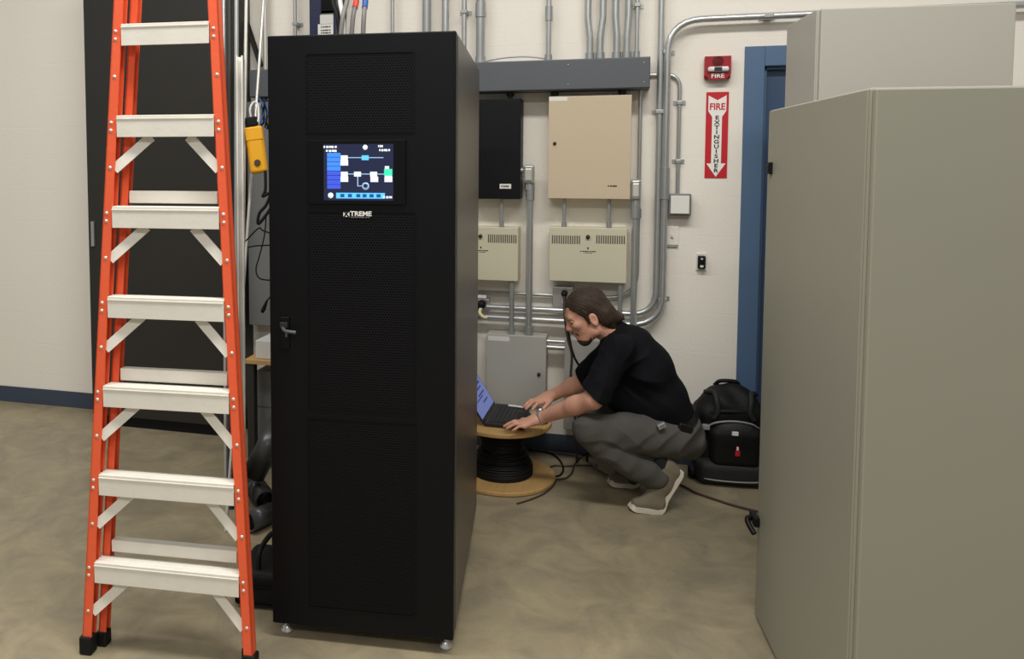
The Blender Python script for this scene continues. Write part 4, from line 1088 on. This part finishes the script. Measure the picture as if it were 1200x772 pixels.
# belt with buckle clip and keys
bc = lerp(pel, bel, .26); bn_ = (bel-pel).normalized(); bx_ = LAT.cross(bn_).normalized()
bp_ = [bc+bx_*(.131*math.cos(t_))+LAT*(.131*1.32*math.sin(t_)) for t_ in np.linspace(0, 2*math.pi, 41)]
b2 = MB(); vs = []
for q in bp_[:-1]:
    o_ = (q-bc).normalized()
    for (e, g) in ((-.017, -.003), (.017, -.003), (.017, .003), (-.017, .003)): vs.append(q+bn_*e+o_*g-Vector(mo))
k_ = 40
b2._add(vs, [(i*4+j, i*4+(j+1) % 4, ((i+1) % k_)*4+(j+1) % 4, ((i+1) % k_)*4+j) for i in range(k_) for j in range(4)])
blt = b2.build('belt', 'belt', mroot)
ck = J(775, 498.5, 3.672)-Vector(mo)
MB().box(-.018, .018, -.012, .012, -.013, .013, .004, Matrix.Translation(ck) @ Matrix.Rotation(YAW, 4, 'Z') @ Matrix.Rotation(R(-25), 4, 'Y')).build('belt_clip', 'chrome', blt)
hl = J(802, 503, 3.715)-Vector(mo)
MB().box(-.035, .035, -.014, .014, -.028, .026, .008, Matrix.Translation(hl) @ Matrix.Rotation(YAW, 4, 'Z') @ Matrix.Rotation(R(18), 4, 'Y'), 3).build('belt_pouch', 'belt', mroot)
# watch
wd_ = (nW-nE).normalized(); wc = lerp(nE, nW, .97)
w1 = wd_.cross(UP).normalized(); w2 = w1.cross(wd_)
wa = MB(); vs = []; k_ = 28
for i in range(k_):
    a = 2*math.pi*i/k_; o_ = w1*math.cos(a)+w2*math.sin(a)
    for (e, g) in ((-.010, .0300), (.010, .0300), (.010, .0365), (-.010, .0365)): vs.append(wc+wd_*e+o_*g-Vector(mo))
wa._add(vs, [(i*4+j, i*4+(j+1) % 4, ((i+1) % k_)*4+(j+1) % 4, ((i+1) % k_)*4+j) for i in range(k_) for j in range(4)])
wo = wa.build('watch_strap', 'galv', mroot)
Mw = Matrix((w1, wd_, w2)).transposed().to_4x4(); Mw.translation = wc+w2*.037-Vector(mo)
b_ = bmesh.new(); bmesh.ops.create_cone(b_, segments=20, radius1=.018, radius2=.0165, depth=.008, cap_ends=True)
MB().bm(b_, Mw).build('watch_case', 'chrome', wo)
# shoes
def shoe(path, D, nm, ank, w0=.044):
    """path: pixels of toe, ball, heel along the sole bottom"""
    toe, ball, heel = [at(x, y, D) for x, y in path]
    toe.z = max(toe.z, .006)
    s = SDF(np.array([min(p[i] for p in (toe, ball, heel, ank)) for i in range(3)])-.10, np.array([max(p[i] for p in (toe, ball, heel, ank)) for i in range(3)])+.10, .004)
    fdir = (ball-heel).normalized(); nup = LAT.cross(fdir); nup = nup if nup.z > 0 else -nup
    s.cap(toe+UP*.030+(ball-toe)*.15, ball+UP*.036+nup*.0, .024, .035, .02, LT, 1.15)
    s.cap(ball+UP*.030+nup*.012, heel+nup*.045-(heel-ball)*.08, .036, .038, .025, LT, 1.0)
    s.cap(lerp(ball, heel, .55)+nup*.055, ank, .042, .047, .02)
    s.cap(lerp(toe, ball, .55)+UP*.046, lerp(ank, ball, .30), .026, .040, .03)
    s.cap(lerp(ball, heel, .95)+nup*.04, heel+nup*.075, .034, .034, .015)
    s.cap(lerp(lerp(ball, heel, .75)+nup*.07, ank, .75), ank+(ank-lerp(ball, heel, .75)).normalized()*.09, .040, .045, .004, sub=True)
    up_ = s.mesh('shoe', 'shoe', mroot, mo, 1)
    q = MB()
    pth = curve([toe-FWD*0+UP*.020+FWD*.010, toe+UP*.008-FWD*.008, lerp(toe, ball, .5)+UP*.008, ball+UP*.010, lerp(ball, heel, .35)+nup*.012, lerp(ball, heel, .75)+nup*.012, heel+nup*.014, heel+nup*.032-fdir*.006], 6)
    wds = [.022, .036, .043, .044, .038, .036, .034, .026]
    vs = []; n_ = len(pth)
    for i, p in enumerate(pth):
        u = i/(n_-1)*(len(wds)-1); j = min(int(u), len(wds)-2); wv = wds[j]+(wds[j+1]-wds[j])*(u-j)
        T = (pth[min(i+1, n_-1)]-pth[max(i-1, 0)]).normalized(); nn = LAT.cross(T); 
        if nn.dot(nup+UP) < 0: nn = -nn
        for l_, t_ in ((-wv, -.008), (-wv*.8, -.011), (wv*.8, -.011), (wv, -.008), (wv, .014), (-wv, .014)): vs.append(p+LAT*l_+nn*t_-Vector(mo))
    q._add(vs, [(i*6+j, i*6+(j+1) % 6, (i+1)*6+(j+1) % 6, (i+1)*6+j) for i in range(n_-1) for j in range(6)]+[(0, 1, 2, 3, 4, 5), tuple(range((n_-1)*6, n_*6))])
    q.build('sole', 'sole', up_)
    sk = MB().tube([lerp(lerp(ball, heel, .7)+nup*.06, ank, .3)-Vector(mo), ank-Vector(mo), ank+(ank-lerp(ball, heel, .7)).normalized()*.06-Vector(mo)], .042, 14).build('sock', 'sock', mroot)
    lc = MB()
    for i in range(5):
        c = lerp(ball, heel, .02+i*.11)+nup*(.064+i*.011)
        lc.tube([c+LAT*.026-nup*.010-Vector(mo), c+nup*.008-Vector(mo), c-LAT*.026-nup*.010-Vector(mo)], .0032, 6)
    lc.build('laces', 'bag_trim', up_)
shoe(((741, 597.5), (772, 598.5), (799, 556)), 3.742, 'shoe', J(777, 548, 3.745))
shoe(((716, 567.5), (742, 568.5), (766, 548)), 4.025, 'shoe', J(750, 545, 4.02))

# ------------------------------------------------------------------ backpack against the wall
b0 = onZ(850, 562); bz_ = Vector((b0.x+.01, YW-.15, 0))
bp0 = empty('backpack', bz_, R(4), 'black backpack with white patch on floor beside blue door', 'backpack')
I3 = np.eye(3)
bk = SDF((-.22, -.16, -.01), (.22, .15, .58), .005)
bk.rbox((0, .03, .19), I3, (.158, .10, .185), .05).ell((0, .03, .31), I3, (.158, .105, .175), .05).ell((-.04, -.01, .36), I3, (.10, .08, .09), .04).ell((.07, -.01, .35), I3, (.08, .08, .09), .04)
bk.warp(lambda X, Y, Z: (.004*np.sin(Z*60+3*np.sin(X*14))*np.clip((Z-.3)/.1, 0, 1)+.003*np.sin(X*45+Z*30)).astype(np.float32))
bk.mesh('main_compartment', 'bag', bp0, (0, 0, 0), 2)
pk = SDF((-.18, -.2, 0), (.18, .1, .42), .005)
pk.rbox((.015, -.085, .195), I3, (.118, .045, .095), .035).ell((.015, -.080, .262), I3, (.115, .048, .07), .03)
pk.mesh('front_pocket', 'bag', bp0, (0, 0, 0), 2)
fp = SDF((-.18, -.2, .2), (.18, .1, .42), .0045)
fp.ell((.012, -.088, .272), I3, (.104, .046, .062), .03); fp.plane((0, 0, .235), (0, 0, -1)); fp.mesh('pocket_flap', 'bag_grey', bp0, (0, 0, 0), 2)
lw = SDF((-.24, -.2, -.01), (.24, .1, .16), .005)
lw.rbox((.0, -.055, .066), I3, (.165, .075, .062), .045); lw.mesh('lower_compartment', 'bag_grey', bp0, (0, 0, 0), 2)
MB().tube(curve([(-.15, -.10, .05), (-.12, -.128, .04), (0, -.134, .036), (.12, -.128, .04), (.15, -.10, .05)]), .004, 8).build('piping', 'bag_trim', bp0)
MB().tube(curve([(-.12, -.08, .285), (-.08, -.105, .318), (.0, -.112, .332), (.08, -.105, .322), (.125, -.08, .295)]), .005, 8).build('zip', 'bag_trim', bp0)
MB().tube(curve([(-.13, -.06, .345), (-.06, -.085, .37), (.04, -.085, .372), (.13, -.05, .35)]), .012, 8).build('compression_strap', 'bag', bp0)
MB().tube(curve([(-.06, .06, .465), (-.035, .04, .492), (.035, .04, .492), (.06, .06, .465)]), .010, 8).build('top_handle', 'bag', bp0)
for x in (-.075, .085):
    MB().tube(curve([(x*1.5, .01, .44), (x*1.1, -.05, .455), (x, -.085, .42), (x*.95, -.095, .37), (x*1.15, -.09, .335)]), .013, 8).build('shoulder_strap', 'bag_grey', bp0)
MB().box(-.010, .020, -.138, -.131, .268, .288, .002).build('patch', 'white_label', bp0)
MB().box(.012, .024, -.135, -.128, .19, .215, .002).box(.008, .03, -.134, -.128, .165, .192, .002).build('badge', 'fire_red', bp0)
MB().box(.013, .023, -.1365, -.133, .196, .212, .001).build('badge_mark', 'white_label', bp0)
for x in (-.155, .15): MB().box(x-.012, x+.012, -.075, -.06, .225, .245, .003).build('buckle', 'bag_trim', bp0)
MB().box(-.14, -.105, -.098, -.07, .275, .30, .004).build('side_tag', 'bag_trim', bp0)
for s_ in (-1, 1): MB().lathe([(0, -.02), (.03, -.02), (.034, -.012), (.034, .012), (.03, .02), (0, .02)], (s_*.17, -.02, .035), 'X', 18).build('wheel', 'rubber', bp0)

# ------------------------------------------------------------------ cables on the floor
def fcable(label, pix, r, m, z=None, group=None):
    p = [onZ(x, y, r+.001) for x, y in pix]; b0 = p[0].copy(); b0.z = 0
    return tag(MB().tube([v_-b0 for v_ in curve(p)], r, 8).build('floor_cable', m, None, b0), label, 'cable', group)
fcable('black cable leaving the spool and looping on the floor', [(618, 527), (632, 528), (645, 531), (655, 538), (660, 548), (657, 556), (649, 558), (640, 557)], .005, 'rubber')
fcable('brown cable in wide loop right of the wooden spool', [(641, 549), (650, 545.5), (664, 546), (680, 545), (700, 545.5)], .0045, 'brown_cord')
fcable('pale grey cable running towards the crouching man', [(622, 526), (640, 529), (660, 531), (678, 534), (690, 541), (700, 549), (712, 556)], .0055, 'cable_grey')
fcable('dark cable curling back under the knee of the man', [(650, 562), (663, 560), (670, 554), (673, 545), (680, 536), (688, 530)], .005, 'brown_cord')
fcable('dark cable running on floor from shoe to grey cabinet', [(779, 562), (800, 569), (815, 577), (835, 584), (860, 592), (900, 602)], .0055, 'brown_cord')
fcable('thin dark cable along the lower edge of wooden spool', [(606, 590), (622, 585), (636, 579), (646, 571.5), (651, 564)], .004, 'brown_cord')
